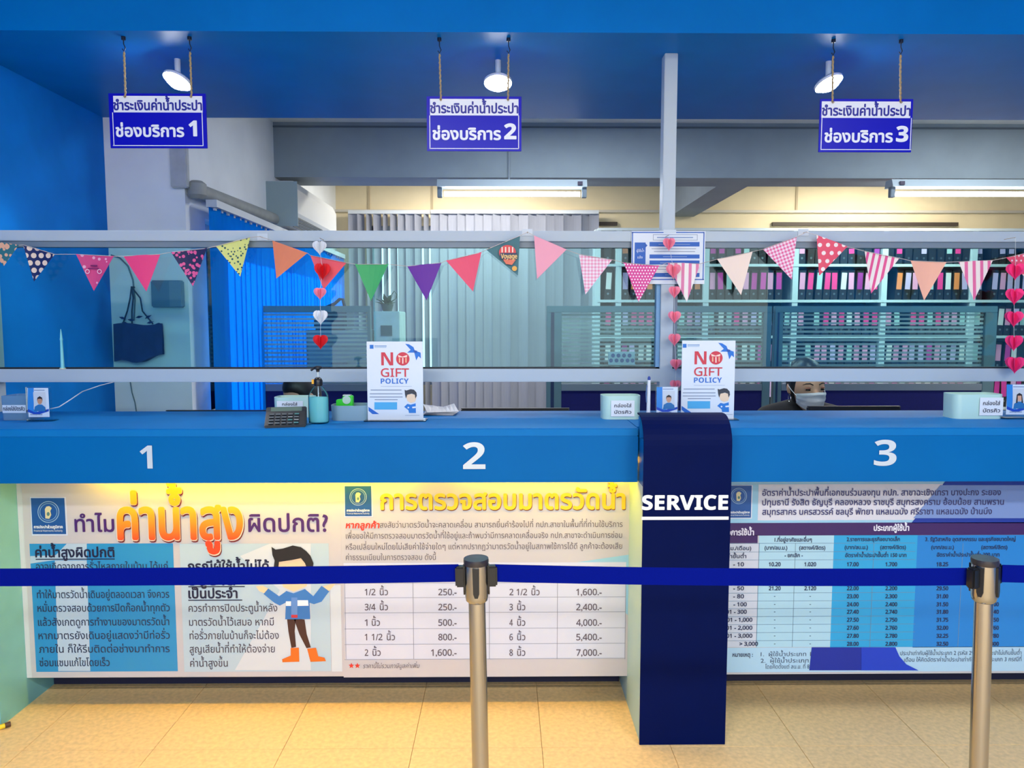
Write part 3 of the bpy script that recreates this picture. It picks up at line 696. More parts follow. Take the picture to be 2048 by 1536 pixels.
# ================================================================== fluorescent battens under the beam
tube_m = mat('fluorescent_glow', C(255, 255, 255), .5, emit=(.93, .98, 1, 1), estr=24)
housing_m = mat('batten_grey', C(170, 185, 195), .4, metal=.3)
for k, (u0, u1) in enumerate(((875, 1173), (1779, 2076))):
    Yt = 5.62; x0, x1 = PX(u0, Yt, 380), PX(u1, Yt, 380); zt_ = PZ(360, Yt, u0); zb_ = PZ(383, Yt, u0)
    t = thing('fluorescent_light', ((x0 + x1) / 2, Yt, zt_), ('glowing fluorescent tube light under the beam behind the middle sign', 'glowing fluorescent tube light under the beam at the right edge')[k], 'light', 'fluorescent lights on the beam')
    MB().prism_x([(Yt - .05, zt_ - .055), (Yt - .03, zt_), (Yt + .06, zt_), (Yt + .075, zt_ - .055)], x0, x1).build('housing', housing_m, t)
    MB().cyl((x0 + .05, Yt, zb_ - .018), (x1 - .05, Yt, zb_ - .018), .018, n=14).build('tube', tube_m, t, smooth=True)
    for x in (x0 + .0, x1 - .035): MB().box(x, x + .035, Yt - .02, Yt + .02, zb_ - .045, zt_ - .05).build('socket', mat('socket_grey', C(110, 125, 138), .5), t, bevel=.003)
    sx = x1 - .07 if k == 0 else x0 + .05
    MB().box(sx, sx + .035, Yt - .056, Yt - .045, zt_ - .045, zt_ - .018).build('label_plate', flatc(50, 40, 70), t)

# ================================================================== air conditioner, trunking
acw = mat('air_conditioner_white', C(205, 206, 206), .4)
a0 = P(603, 440, 5.55)
XA = -1.505
t = thing('air_conditioner', (XO + .1, 6.2, 2.2), 'white wall mounted air conditioner high on the left office wall', 'air conditioner')
acp = [(XO, 2.53), (XA - .03, 2.53), (XA, 2.47), (XA, 2.3), (XA - .06, 2.21), (XO, 2.19)]
mb = MB(); n = len(acp); y0, y1 = 5.5, 6.75
mb.v = [(x, y0, z) for x, z in acp] + [(x, y1, z) for x, z in acp]
mb.f = [tuple(range(n))[::-1], tuple(range(n, 2 * n))] + [(i, (i + 1) % n, (i + 1) % n + n, i + n) for i in range(n)]
mb.build('body', acw, t)
MB().box(XO, XA + .001, 5.492, 5.5, 2.205, 2.525).build('end_cap', mat('ac_grey_end', C(150, 168, 172), .5), t)
for k in range(4):
    MB().box(XA - .055 + k * .012, XA - .05 + k * .012, 5.56, 6.3, 2.208 + k * .018, 2.222 + k * .018).build('louvre', mat('ac_dark_slot', C(60, 70, 78), .5), t)
MB().box(XA - .002, XA + .002, 6.45, 6.65, 2.27, 2.285).build('badge', mat('ac_badge', C(90, 95, 100), .5), t)
t = thing('pipe_trunking', (XO, 4.8, 2.22), 'grey plastic pipe trunking running along the white wall to air conditioner', 'trunking')
trm = mat('trunking_grey', C(150, 152, 148), .6, noise=.1, nscale=10)
zt0 = 2.225
MB().cyl((XO + .04, 4.12, zt0), (XO + .05, 5.49, zt0 + .03), .042, .042, n=16).build('duct', trm, t, smooth=True)
MB().box(XO - .06, XO + .03, 4.062, 4.1, zt0, ZS).build('riser', mat('riser_white', C(185, 188, 190), .6, noise=.12, nscale=12), t, bevel=.006)
MB().lathe((XO + .05, 4.14, zt0 - .048), [(.03, 0), (.05, .02), (.05, .08), (.03, .096)], 16).build('elbow', trm, t, smooth=True)

# ================================================================== bunting across the top rail
YB = 3.085
flags = [((-38, 478), (38, 490), (8, 532), pattern_mat('flag_peach', 'blobs', C(40, 110, 120), C(236, 176, 140), .02, .5), 'peach and teal spotted flag'),
 ((45, 489), (109, 508), (67, 563), pattern_mat('flag_navy_dots', 'dots', C(14, 30, 90), C(240, 214, 190), .03, .36), 'navy flag with cream spots'),
 ((152, 508), (228, 512), (188, 582), pattern_mat('flag_pink_bike', 'blobs', C(214, 70, 130), C(238, 170, 200), .03, .22), 'pink flag with a drawn bicycle'),
 ((246, 512), (320, 508), (292, 583), flatc(240, 66, 128, .6), 'plain hot pink flag'),
 ((342, 504), (414, 496), (386, 573), pattern_mat('flag_floral', 'blobs', C(28, 30, 80), C(226, 90, 150), .016, .45), 'navy flag with pink flowers'),
 ((431, 492), (500, 474), (480, 553), pattern_mat('flag_leaves', 'blobs', C(216, 222, 130), C(30, 84, 90), .014, .3), 'yellow flag with green leaves'),
 ((545, 481), (615, 506), (553, 557), flatc(222, 128, 92, .6), 'plain orange flag'),
 ((620, 510), (693, 525), (647, 579), flatc(236, 90, 104, .6), 'plain coral flag behind the red heart'),
 ((710, 528), (777, 528), (742, 602), flatc(60, 170, 100, .6), 'plain green flag'),
 ((814, 532), (883, 525), (853, 601), flatc(104, 40, 156, .6), 'plain purple flag'),
 ((892, 521), (963, 504), (946, 583), flatc(240, 86, 116, .6), 'plain rose red flag'),
 ((972, 499), (1040, 471), (1036, 551), flatc(70, 120, 128, .6), 'teal flag with a red balloon'),
 ((1068, 471), (1133, 499), (1074, 558), flatc(246, 166, 186, .6), 'plain light pink flag'),
 ((1158, 508), (1225, 519), (1171, 589), pattern_mat('flag_pale_gingham', 'gingham', C(246, 232, 238), C(236, 150, 184), .014), 'pale pink checked flag'),
 ((1247, 525), (1319, 531), (1277, 604), pattern_mat('flag_magenta_dots', 'dots', C(222, 70, 150), C(250, 225, 238), .0122, .27), 'magenta flag with small white dots'),
 ((1335, 525), (1401, 527), (1374, 604), pattern_mat('flag_pink_stripes', 'stripes', C(244, 238, 232), C(226, 130, 172), .03, .42), 'white flag with pink stripes by the post'),
 ((1434, 518), (1505, 503), (1482, 590), flatc(246, 224, 208, .6), 'plain cream flag'),
 ((1526, 498), (1594, 473), (1584, 559), pattern_mat('flag_pink_gingham', 'gingham', C(250, 226, 238), C(232, 90, 150), .014, ang=.35), 'pink checked flag'),
 ((1633, 470), (1695, 493), (1638, 552), pattern_mat('flag_coral_dots', 'dots', C(236, 84, 110), C(250, 236, 232), .033, .26), 'coral flag with big white dots'),
 ((1730, 502), (1800, 516), (1743, 587), pattern_mat('flag_rose_stripes', 'stripes', C(248, 236, 228), C(232, 84, 146), .027, .42, -.2), 'cream flag with rose stripes'),
 ((1821, 521), (1893, 524), (1848, 601), flatc(248, 184, 158, .6), 'plain peach flag'),
 ((1918, 523), (1987, 520), (1949, 601), pattern_mat('flag_pale_stripes', 'stripes', C(244, 232, 224), C(232, 110, 160), .032, .42, .08), 'cream flag with pink stripes at right'),
 ((2012, 515), (2086, 498), (2066, 572), pattern_mat('flag_coral_small_dots', 'dots', C(236, 84, 110), C(250, 220, 222), .02, .2), 'coral flag with small dots at right edge')]
bt = thing('bunting', (0, YB, PZ(470, YB)), 'string of colourful triangular paper flags pinned across the glass screen rail', 'bunting')
spts = []
for k, (l, r_, tp, m_, lb) in enumerate(flags):
    l3, r3, t3 = P(*l, YB), P(*r_, YB), P(*tp, YB)
    c = (l3 + r3) / 2
    y = YB + (.003 if k % 2 else -.001)
    # slightly curled paper triangle with thickness
    mb = MB(); n = 5; V = []; Fc = []
    for lay in (0, .0007):
        for i in range(n + 1):
            kx = i / n
            e = l3.lerp(r3, kx); curl = .006 * math.sin(kx * math.pi) * (1 if k % 3 else -.6)
            V.append((e.x - c.x, y + curl + lay - YB, e.z - c.z))
        V.append((t3.x - c.x, y + lay - YB, t3.z - c.z))
    T_ = n + 1; S_ = n + 2
    for i in range(n):
        Fc.append((i, T_, i + 1)); Fc.append((i + S_, i + 1 + S_, T_ + S_)); Fc.append((i, i + 1, i + 1 + S_, i + S_))
    Fc += [(0, S_, T_ + S_, T_), (n, T_, T_ + S_, n + S_)]
    mb.add(V, Fc); o = mb.build('flag', m_, bt, local=True); o.location = Vector((c.x, YB, c.z)) - Vector(bt.location); o['label'] = lb
    if k == 2:
        fp = Plane(YB - .008, o)
        def ring(u, v): fp.disc('printed_bicycle', u, v, 4.6, 4.6, flatc(250, 215, 230), 1, hole=.72)
        wl_ = fp.parent
        for u_ in (175, 199): ring(u_, 543)
        fp.rects('printed_bicycle', [(176, 536, 198, 538), (181, 530, 195, 533)], flatc(120, 20, 90), 1)
    if k == 11:
        fp = Plane(YB - .008, o)
        fp.disc('printed_balloon', 1015, 505, 17, 15, flatc(226, 70, 70), 1)
        fp.rects('printed_balloon', [(1003 + i * 7, 494, 1005.5 + i * 7, 505) for i in range(4)], flatc(250, 225, 210), 2)
        fp.rect('printed_balloon', 1000, 506, 1034, 518, flatc(30, 50, 90), 2)
        fp.text('printed_text', sans('Voyage'), 1002, 1034, 517, 9, flatc(240, 196, 120), 3, bold=.05)
        fp.poly('printed_balloon', [(1006, 519), (1032, 519), (1024, 530), (1012, 528)], flatc(232, 120, 90), 1)
        fp.disc('printed_balloon', 1029, 537, 5, 5, flatc(240, 180, 80), 1)
    spts += [l3, r3]
pins = {5: P(520, 473, YB), 11: P(1055, 464, YB), 17: P(1613, 464, YB)}
path = []
for k in range(len(flags)):
    path += [spts[2 * k] + Vector((0, .001, -.001)), spts[2 * k + 1] + Vector((0, .001, -.001))]
    if k in pins: path.append(pins[k] + Vector((0, .002, 0)))
MB().tube(path, .0012, 5).build('string', mat('bunting_string', C(180, 170, 165), .9), bt)
for k, q in pins.items():
    MB().box(q.x - .022, q.x + .022, YFR - .004, YFR - .0012, q.z - .012, q.z + .016).build('tape', mat('clear_tape', C(205, 215, 222), .3), bt)
    MB().cyl((q.x, YB, q.z), (q.x, YFR - .003, q.z), .0015, n=6).build('pin', rope_m, bt)

# ================================================================== paper heart garlands
def heart_outline(n=26):
    pts = []
    for i in range(n):
        a = 2 * math.pi * i / n
        pts.append((16 * math.sin(a) ** 3 / 34, (13 * math.cos(a) - 5 * math.cos(2 * a) - 2 * math.cos(3 * a) - math.cos(4 * a)) / 31))
    return pts
HO = heart_outline()
def heart(parent, c, wd, m_, tilt=0, turn=0):
    mb = MB()
    for j in range(4):
        q = math.pi * j / 4 + turn
        sub = MB().prism([(x * wd, z * wd) for x, z in HO], -.0006, .0006)
        sub.xform(Matrix.Rotation(tilt, 4, 'Y') @ Matrix.Rotation(q, 4, 'Z')); mb.add(sub.v, sub.f)
    mb.v = [(x + c.x, y + c.y, z + c.z) for x, y, z in mb.v]
    return mb.build('heart', m_, parent)
wh, rd, pk, hp = flatc(226, 232, 240, .7), flatc(226, 26, 40, .7), flatc(244, 140, 168, .7), flatc(240, 50, 132, .7)
def garland(label, hs, top, base_u, base_v):
    YH = 3.052
    q = P(top[0], top[1], YH)
    t = thing('heart_garland', (q.x, YH, q.z), label, 'garland', 'paper heart garlands')
    path = [q] + [P(u, v, YH) for u, v, w_, m_ in hs]
    MB().tube(path, .0007, 5).build('thread', mat('white_thread', C(210, 215, 220), .8), t)
    for i, (u, v, w_, m_) in enumerate(hs):
        heart(t, P(u, v, YH), w_ * YH / F_PX * 1.05, m_, 0, .2 + .37 * i)
    MB().cyl((q.x, YH, q.z), (q.x, YFR, q.z), .001, n=6).build('pin', rope_m, t)
garland('thread of white, red and pink paper hearts beside the orange flag', [(639, 494, 28, wh), (645, 541, 34, rd), (640, 586, 25, pk), (641, 633, 30, wh), (641, 682, 30, rd)], (639, 476), 640, 700)
garland('thread of pale pink paper hearts hanging on the post', [(1338, 487, 26, pk), (1347, 541, 30, pk), (1349, 583, 25, pk), (1349, 633, 26, pk), (1349, 678, 26, pk), (1352, 728, 24, pk), (1351, 770, 24, pk)], (1338, 470), 1345, 780)
garland('thread of hot pink paper hearts at the right edge', [(2031, 541, 34, hp), (2029, 591, 34, hp), (2028, 636, 33, hp), (2028, 684, 33, hp), (2030, 728, 35, hp)], (2031, 475), 2030, 750)

# ================================================================== notice taped to the post
YN = YFR - .006
a, b = P(1262, 568, YN), P(1411, 462, YN)
t = thing('notice_sheet', ((a.x + b.x) / 2, YN, a.z), 'white notice sheet with blue border and bars taped to the post', 'notice')
MB().box(a.x, b.x, YN, YN + .0015, a.z, b.z).build('sheet', mat('notice_paper', C(222, 230, 238), .5), t)
p = Plane(YN, t, .0004); nb = flatc(22, 92, 184)
p.rects('border', [(1263.5, 464, 1408, 466), (1263.5, 558, 1408, 560), (1263.5, 464, 1265.5, 560), (1406, 464, 1408, 560)], nb, 1)
p.rects('title_frame', [(1306, 469, 1395, 469.8), (1306, 480, 1395, 480.8), (1306, 469, 1306.8, 480), (1394.2, 469, 1395, 480)], flatc(110, 130, 160), 1)
p.rects('blue_bar', [(1269, 485, 1291, 548), (1299, 484, 1399, 493), (1299, 509, 1399, 517), (1299, 521, 1399, 529), (1299, 546, 1399, 554)], nb, 1)
p.poly('blue_arrow', [(1291, 487), (1295, 491), (1291, 495)], nb, 1)
p.text('notice_text', 'ผู้ใช้น้ำ', 1273, 1288, 504, 4, flatc(225, 235, 245), 2)
p.text('notice_text', 'แจ้ง', 1275, 1285, 517, 4, flatc(225, 235, 245), 2)
p.rects('fine_print', [(1314, 474, 1386, 476), (1317, 488, 1380, 489.5), (1326, 512.5, 1374, 514), (1320, 525, 1370, 526.5), (1330, 549, 1362, 550.5)], flatc(120, 150, 195), 2)
p.rects('fine_print', [(1303, 497, 1392, 498.2), (1308, 502.5, 1390, 503.7), (1303, 533, 1392, 534.2), (1306, 538, 1388, 539.2)], flatc(130, 145, 170), 2)
MB().box(PX(1324, YN), PX(1349, YN), YN - .0008, YN + .0005, PZ(466, YN), PZ(459, YN)).build('tape', mat('clear_tape', C(205, 215, 222), .3), t)

# ================================================================== things on the counter
def rrect(x0, x1, y0, y1, r, n=5):
    pts = []
    for cx, cy, a0 in ((x1 - r, y0 + r, -90), (x1 - r, y1 - r, 0), (x0 + r, y1 - r, 90), (x0 + r, y0 + r, 180)):
        for i in range(n + 1):
            a = math.radians(a0 + 90 * i / n); pts.append((cx + r * math.cos(a), cy + r * math.sin(a)))
    return pts
def open_box(pts, z0, z1, t, k=1.0):
    """a tray with walls t thick"""
    mb = MB(); n = len(pts); cx = sum(p[0] for p in pts) / n; cy = sum(p[1] for p in pts) / n
    W = max(abs(p[0] - cx) for p in pts); D = max(abs(p[1] - cy) for p in pts)
    sx, sy = (W - t) / W, (D - t) / D
    ring = lambda ax, ay, z, kk: [(cx + (x - cx) * ax * kk, cy + (y - cy) * ay * kk, z) for x, y in pts]
    R = [ring(1, 1, z0, 1), ring(1, 1, z1, k), ring(sx, sy, z1, k), ring(sx, sy, z0 + t, 1)]
    for q in R: mb.v += q
    for a in range(3):
        for i in range(n): mb.f.append((a * n + i, a * n + (i + 1) % n, (a + 1) * n + (i + 1) % n, (a + 1) * n + i))
    mb.f.append(tuple(range(n - 1, -1, -1))); mb.f.append(tuple(3 * n + i for i in range(n)))
    return mb
mint = mat('mint_plastic', C(186, 222, 212), .35)
acr = glass_mat('clear_acrylic', (.93, .97, .98, 1), 1.45)

def queue_box(u0, u1, vt, Yb, label, lu0, lu1, lv0, lv1, two=True):
    x0, x1 = PX(u0, Yb, 815), PX(u1, Yb, 815); zt_ = PZ(vt, Yb, (u0 + u1) / 2)
    t = thing('queue_ticket_box', ((x0 + x1) / 2, Yb + .05, ZC), label, 'box', 'pale green queue card boxes')
    open_box(rrect(x0, x1, Yb, Yb + .1, .028), ZC, zt_, .003, 1.02).build('tub', mint, t, smooth=True)
    p = Plane(Yb - .004, t)
    ls = p.parent = p.rect('label_sheet', lu0, lv0, lu1, lv1, flatc(226, 232, 236), 1)
    wl = lu1 - lu0; h = lv1 - lv0
    if two:
        p.text('label_text', 'กล่องใส่', lu0 + wl * .14, lu1 - wl * .14, lv0 + h * .42, h * .16, ink, 2, bold=.04)
        p.text('label_text', 'บัตรคิว', lu0 + wl * .14, lu1 - wl * .14, lv0 + h * .82, h * .16, ink, 2, bold=.04)
    else: p.text('label_text', 'กล่องใส่', lu0 + wl * .2, lu1 - wl * .22, lv0 + h * .46, h * .22, ink, 2, bold=.04)
    # ticket cards standing in the tub
    for k in range(5):
        MB().box(x0 + .03, x1 - .03, Yb + .03 + k * .009, Yb + .031 + k * .009, ZC + .003, zt_ - .012 + .002 * (k % 2)).build('card', flatc(226, 226, 220), t)
queue_box(1206, 1282, 792, 2.86, 'pale green plastic queue card box left of the navy pillar', 1222, 1269, 801, 833)
queue_box(1911, 2009, 789, 2.86, 'pale green plastic queue card box near the right edge on counter 3', 1959, 2006, 795, 831)
queue_box(546, 622, 795, 2.93, 'pale green plastic queue card box behind the hand gel bottle', 554, 606, 802, 822, False)
# clear plastic box at the left end
Yb = 2.86; x0, x1 = PX(2, Yb, 815), PX(58, Yb, 815); zt_ = PZ(792, Yb, 30)
t = thing('clear_plastic_box', ((x0 + x1) / 2, Yb + .05, ZC), 'clear plastic tray with handwritten label at the far left of counter', 'box')
open_box(rrect(x0, x1, Yb, Yb + .1, .012), ZC, zt_, .003, 1.03).build('tub', translucent_mat('frosted_plastic', C(150, 190, 215), C(170, 210, 235), .4, .45), t)
p = Plane(Yb - .003, t)
p.rect('label_sheet', 5, 810, 52, 826, flatc(196, 214, 230), 1); p.text('label_text', 'กล่องใส่บัตรคิว', 7, 50, 821, 6, flatc(50, 70, 100), 2, bold=.04)

def id_card(u0, v0, u1, v1, Yc, label, tone, hair):
    a, b = P(u0, v1, Yc), P(u1, v0, Yc)
    zb = ZC
    t = thing('name_card_stand', ((a.x + b.x) / 2, Yc, ZC), label, 'name card', 'staff name card stands')
    MB().box(a.x - .004, b.x + .004, Yc, Yc + .006, zb, b.z + .003).build('acrylic_holder', acr, t)
    MB().box(a.x - .006, b.x + .006, Yc, Yc + .045, zb, zb + .004).build('foot', acr, t)
    p = Plane(Yc, t, .0005); w_, h_ = u1 - u0, v1 - v0
    R = lambda n, x0, y0, x1, y1, m_, l: p.rect(n, u0 + w_ * x0, v0 + h_ * y0, u0 + w_ * x1, v0 + h_ * y1, m_, l)
    Q = lambda n, pts, m_, l: p.poly(n, [(u0 + w_ * x, v0 + h_ * y) for x, y in pts], m_, l)
    p.parent = R('card', 0, 0, 1, 1, flatc(206, 220, 234), 1)
    Q('card_band', [(0, 0), (.28, 0), (.28, .72), (.6, .9), (0, .8)], flatc(40, 130, 210), 2)
    Q('card_band', [(0, .72), (.35, .84), (1, .72), (1, .8), (.4, .94), (0, .82)], flatc(20, 70, 180), 3)
    R('portrait', .28, .14, .86, .8, flatc(196, 206, 216), 3)
    Q('portrait_shirt', [(.3, .8), (.34, .64), (.5, .57), (.68, .57), (.84, .66), (.86, .8)], flatc(36, 110, 170), 4)
    p.disc('portrait_face', u0 + w_ * .58, v0 + h_ * .44, w_ * .115, h_ * .12, tone, 5)
    Q('portrait_hair', [(.45, .44), (.47, .33), (.58, .28), (.69, .33), (.71, .44), (.66, .37), (.5, .37)] if not hair else [(.42, .62), (.46, .33), (.58, .28), (.7, .33), (.75, .62), (.68, .6), (.67, .37), (.5, .37), (.49, .6)], flatc(40, 30, 30), 6)
    R('card_text', .3, .06, .8, .09, flatc(130, 150, 180), 3); R('card_text', .12, .9, .7, .93, flatc(130, 150, 180), 4)
id_card(56, 776, 98, 834, 2.83, 'blue staff photo card stand beside the clear tray at far left', flatc(190, 140, 110), 0)
id_card(1313, 774, 1355, 829, 2.80, 'blue staff photo card stand between white pen and gift policy sign', flatc(200, 150, 120), 0)
id_card(2013, 769, 2056, 829, 2.86, 'blue staff photo card stand at the right edge of counter 3', flatc(214, 164, 134), 1)

def gift_sign(du, dv, Yg, label, bottom_z=ZC):
    def z_(x, y): return (1350 + x * .1107 + du, 670 + y * .1107 + dv)
    a, b = P(*z_(105, 1500), Yg), P(*z_(1095, 100), Yg)
    t = thing('gift_policy_sign', ((a.x + b.x) / 2, Yg, ZC), label, 'sign', 'no gift policy signs')
    MB().box(a.x, b.x, Yg, Yg + .004, ZC + .004, b.z).build('panel', mat('sign_sheet', C(214, 224, 234), .3), t)
    MB().box(a.x - .01, b.x + .012, Yg - .03, Yg + .05, ZC, ZC + .004).build('base', acr, t)
    p = Plane(Yg, t, .0005)
    def R(n, x0, y0, x1, y1, m_, l=1): p.poly(n, [z_(x0, y0), z_(x0, y1), z_(x1, y1), z_(x1, y0)], m_, l)
    def Q(n, pts, m_, l=1): p.poly(n, [z_(*q) for q in pts], m_, l)
    def T(n, s, x0, x1, yb, h, m_, **k): p.text(n, s, z_(x0, 0)[0], z_(x1, 0)[0], z_(0, yb)[1], h * .1107, m_, 3, **k)
    red, bl = flatc(204, 50, 70), flatc(40, 110, 200)
    R('logo_square', 140, 160, 208, 230, flatc(20, 110, 200)); R('small_text', 225, 172, 445, 188, flatc(110, 150, 200)); R('small_text', 225, 200, 440, 212, flatc(150, 180, 215))
    T('sign_text', sans('N', 1), 350, 565, 530, 235, red)
    c = z_(738, 413); p.disc('red_circle', c[0], c[1], 13.4, 13.4, red, 2)
    Q('gift_box', [(650, 340), (730, 372), (820, 340), (812, 385), (660, 385)], flatc(246, 210, 200), 3)
    R('gift_box', 668, 395, 690, 480, flatc(244, 190, 150), 3); R('gift_box', 728, 395, 748, 500, flatc(250, 225, 215), 3); R('gift_box', 785, 395, 806, 480, flatc(244, 190, 150), 3)
    T('sign_text', sans('GIFT'), 345, 848, 735, 148, red, bold=.02)
    T('sign_text', sans('POLICY', 1), 340, 845, 860, 92, bl)
    for y, x0, x1 in ((975, 155, 715), (1043, 140, 730), (1100, 140, 735), (1148, 230, 645)): R('small_text', x0, y - 6, x1, y + 8, flatc(126, 142, 165), 2)
    R('small_text', 340, 905, 900, 912, flatc(170, 185, 205), 2)
    R('blue_box', 225, 1195, 635, 1328, flatc(70, 170, 222), 2)
    Q('ribbon', [(780, 140), (850, 150), (930, 200), (955, 265), (1060, 300), (1065, 405), (1020, 365), (980, 440), (945, 300), (815, 300), (880, 250)], flatc(18, 110, 205), 2)
    Q('ribbon', [(930, 250), (1000, 270), (985, 310), (935, 300)], flatc(12, 80, 170), 3)
    Q('ribbon', [(118, 1280), (310, 1410), (190, 1410), (118, 1350)], flatc(20, 100, 195), 2)
    Q('drawing', [(800, 1090), (830, 1050), (960, 1050), (985, 1110), (960, 1190), (880, 1210), (820, 1175)], flatc(236, 208, 176), 2)
    Q('drawing', [(770, 970), (800, 985), (880, 960), (940, 970), (985, 1020), (992, 1080), (965, 1130), (955, 1060), (900, 1040), (820, 1060), (795, 1130), (778, 1060)], flatc(44, 50, 62), 3)
    Q('drawing', [(762, 1280), (820, 1225), (880, 1240), (970, 1215), (975, 1390), (850, 1390), (840, 1340)], flatc(24, 120, 205), 2)
    Q('drawing', [(830, 1275), (860, 1290), (840, 1310), (820, 1300)], flatc(225, 232, 240), 3); Q('drawing', [(905, 1280), (972, 1270), (972, 1300), (912, 1305)], flatc(225, 232, 240), 3)
    if du == 0: pass
    R('small_text', 780, 1430, 1040, 1438, flatc(150, 165, 185), 2)
gift_sign(-626, 2, 2.83, 'white NO GIFT POLICY sign standing beside the grey oval tray')
gift_sign(0, 0, 2.85, 'white NO GIFT POLICY sign standing behind the navy pillar')

# hand gel bottle
Yg = 2.76; cx = PX(637, Yg, 800); t = thing('hand_gel_bottle', (cx, Yg, ZC), 'clear pump bottle of turquoise hand gel on the counter', 'bottle')
kk = Yg / F_PX; hb = (850 - 772) * kk
gel = translucent_mat('turquoise_gel', C(140, 232, 238), C(150, 236, 242), .35, .1)
bot = glass_mat('bottle_plastic', (.97, .99, 1, 1), 1.3)
MB().lathe((cx, Yg, ZC), [(.030, 0), (.037, .004), (.038, .02), (.038, hb - .045), (.036, hb - .035), (.022, hb - .012), (.013, hb - .004), (.013, hb)], 28, 1, .62).build('bottle', bot, t, smooth=True)
MB().lathe((cx, Yg, ZC + .004), [(.029, 0), (.0355, .004), (.036, .02), (.036, hb - .056), (.035, hb - .05)], 28, 1, .6).build('gel', gel, t, smooth=True)
blk = mat('black_plastic', C(18, 20, 24), .35)
MB().lathe((cx, Yg, ZC + hb - .004), [(.015, 0), (.0165, .003), (.0165, .02), (.012, .028), (.007, .032)], 20).build('collar', blk, t, smooth=True)
MB().cyl((cx, Yg, ZC + hb + .02), (cx, Yg, ZC + hb + .06), .004, n=10).build('stem', mat('clear_stem', C(190, 205, 210), .3), t)
MB().lathe((cx, Yg, ZC + hb + .048), [(.006, 0), (.007, .008), (.018, .013), (.018, .018), (.008, .022)], 18).build('pump_head', blk, t, smooth=True)
MB().tube([(cx, Yg, ZC + hb + .063), (cx - .012, Yg - .012, ZC + hb + .062), (cx - .02, Yg - .02, ZC + hb + .055)], .0045, 8).build('spout', blk, t, smooth=True)
MB().box(cx - .021, cx - .013, Yg - .012, Yg + .004, ZC + hb + .004, ZC + hb + .02).build('yellow_clip', flatc(230, 170, 40), t)
MB().cyl((cx, Yg, ZC + .02), (cx, Yg, ZC + hb), .002, n=8).build('dip_tube', mat('clear_stem', C(190, 205, 210)), t)

# calculator
Yk = 2.70; c0 = P(572, 840, Yk); t = thing('calculator', (c0.x, Yk + .0, ZC), 'black desk calculator lying beside the hand gel bottle', 'calculator')
t.rotation_euler = (0, 0, .22)
MB().prism_x([(-.055, 0), (.06, 0), (.06, .062), (.05, .064), (.03, .048), (-.055, .008)], -.072, .072).build('case', mat('calculator_black', C(28, 34, 40), .4), t, bevel=.003, local=True)
kcol = [flatc(92, 100, 106), flatc(70, 130, 130), flatc(130, 134, 136)]
for i in range(5):
    for j in range(4):
        x = -.05 + i * .022; y = -.042 + j * .018; z = .0085 + (y + .055) * .47
        MB().box(x - .008, x + .008, y - .006, y + .006, z, z + .0035).build('key', kcol[(i + j) % 3 if i > 2 else 0], t, local=True)
MB().prism_x([(.032, .05), (.047, .062), (.0472, .0632), (.032, .0512)], -.055, .055).build('display', mat('lcd', C(90, 110, 100), .2), t, local=True)

# grey oval tray with a green tape dispenser in it
Yt = 2.84; x0, x1 = PX(661, Yt, 825), PX(741, Yt, 825)
t = thing('oval_tray', ((x0 + x1) / 2, Yt + .045, ZC), 'grey translucent oval plastic tray beside the gift policy sign', 'tray')
open_box(rrect(x0, x1, Yt - .01, Yt + .1, .04, 8), ZC, PZ(811, Yt, 700), .003, 1.04).build('tub', mat('grey_plastic', C(128, 160, 176), .35), t, smooth=True)
MB().box(x1 - .006, x1 + .006, Yt + .01, Yt + .06, ZC + .02, ZC + .035).build('handle', mat('grey_plastic_dark', C(60, 85, 100), .4), t)
g0 = P(690, 800, Yt + .04)
t = thing('tape_dispenser', (g0.x, Yt + .05, ZC + .004), 'bright green tape dispenser standing in the grey oval tray', 'dispenser')
gm = mat('bright_green_plastic', C(40, 200, 40), .35)
zg = PZ(812, Yt + .04); zg1 = PZ(791, Yt + .04)
MB().prism([(g0.x - .034, ZC + .004), (g0.x + .03, ZC + .004), (g0.x + .03, zg1 - .002), (g0.x + .024, zg1), (g0.x - .006, zg1), (g0.x - .012, zg1 - .014), (g0.x - .034, zg1 - .016)], Yt + .035, Yt + .065).build('body', gm, t, bevel=.002)
MB().cyl((g0.x + .008, Yt + .03, zg1 - .016), (g0.x + .008, Yt + .07, zg1 - .016), .016, n=18).build('roll', mat('tape_roll', C(170, 200, 190), .3), t, smooth=True)
MB().box(g0.x - .008, g0.x + .022, Yt + .036, Yt + .064, zg1, zg1 + .003).build('cutter', mat('steel_cutter', C(190, 195, 200), .3, metal=.8), t)

# loose papers on the counter behind the sign
t = thing('paper_stack', (PX(880, 3.0, 815), 3.04, ZC), 'loose white paper sheets lying behind the gift policy sign', 'papers')
for k in range(4):
    c = P(880, 815, 3.0); mb = MB()
    mb.prism_x([(-.06, .0), (.06, .0 + .004), (.06, .005), (-.06, .001)], -.09, .09)
    # sheets curl up at the back
    V = []; n = 8
    for s_ in (0, .0006):
        for i in range(n + 1):
            kx = i / n; V += [(-.065 + .13 * kx, -.05, .002 + .004 * k + s_), (-.065 + .13 * kx, .05, .004 + .006 * k + .016 * math.sin(kx * 2.6 + k * .6) ** 2 + s_)]
    mb = MB(); Fc = []; S_ = 2 * (n + 1)
    for i in range(n): Fc += [(2 * i, 2 * i + 2, 2 * i + 3, 2 * i + 1), (2 * i + S_, 2 * i + 1 + S_, 2 * i + 3 + S_, 2 * i + 2 + S_)]
    mb.add(V, Fc); mb.xform(Matrix.Rotation(.15 * k - .2, 4, 'Z')); o = mb.build('sheet', flatc(225, 228, 236), t, local=True)

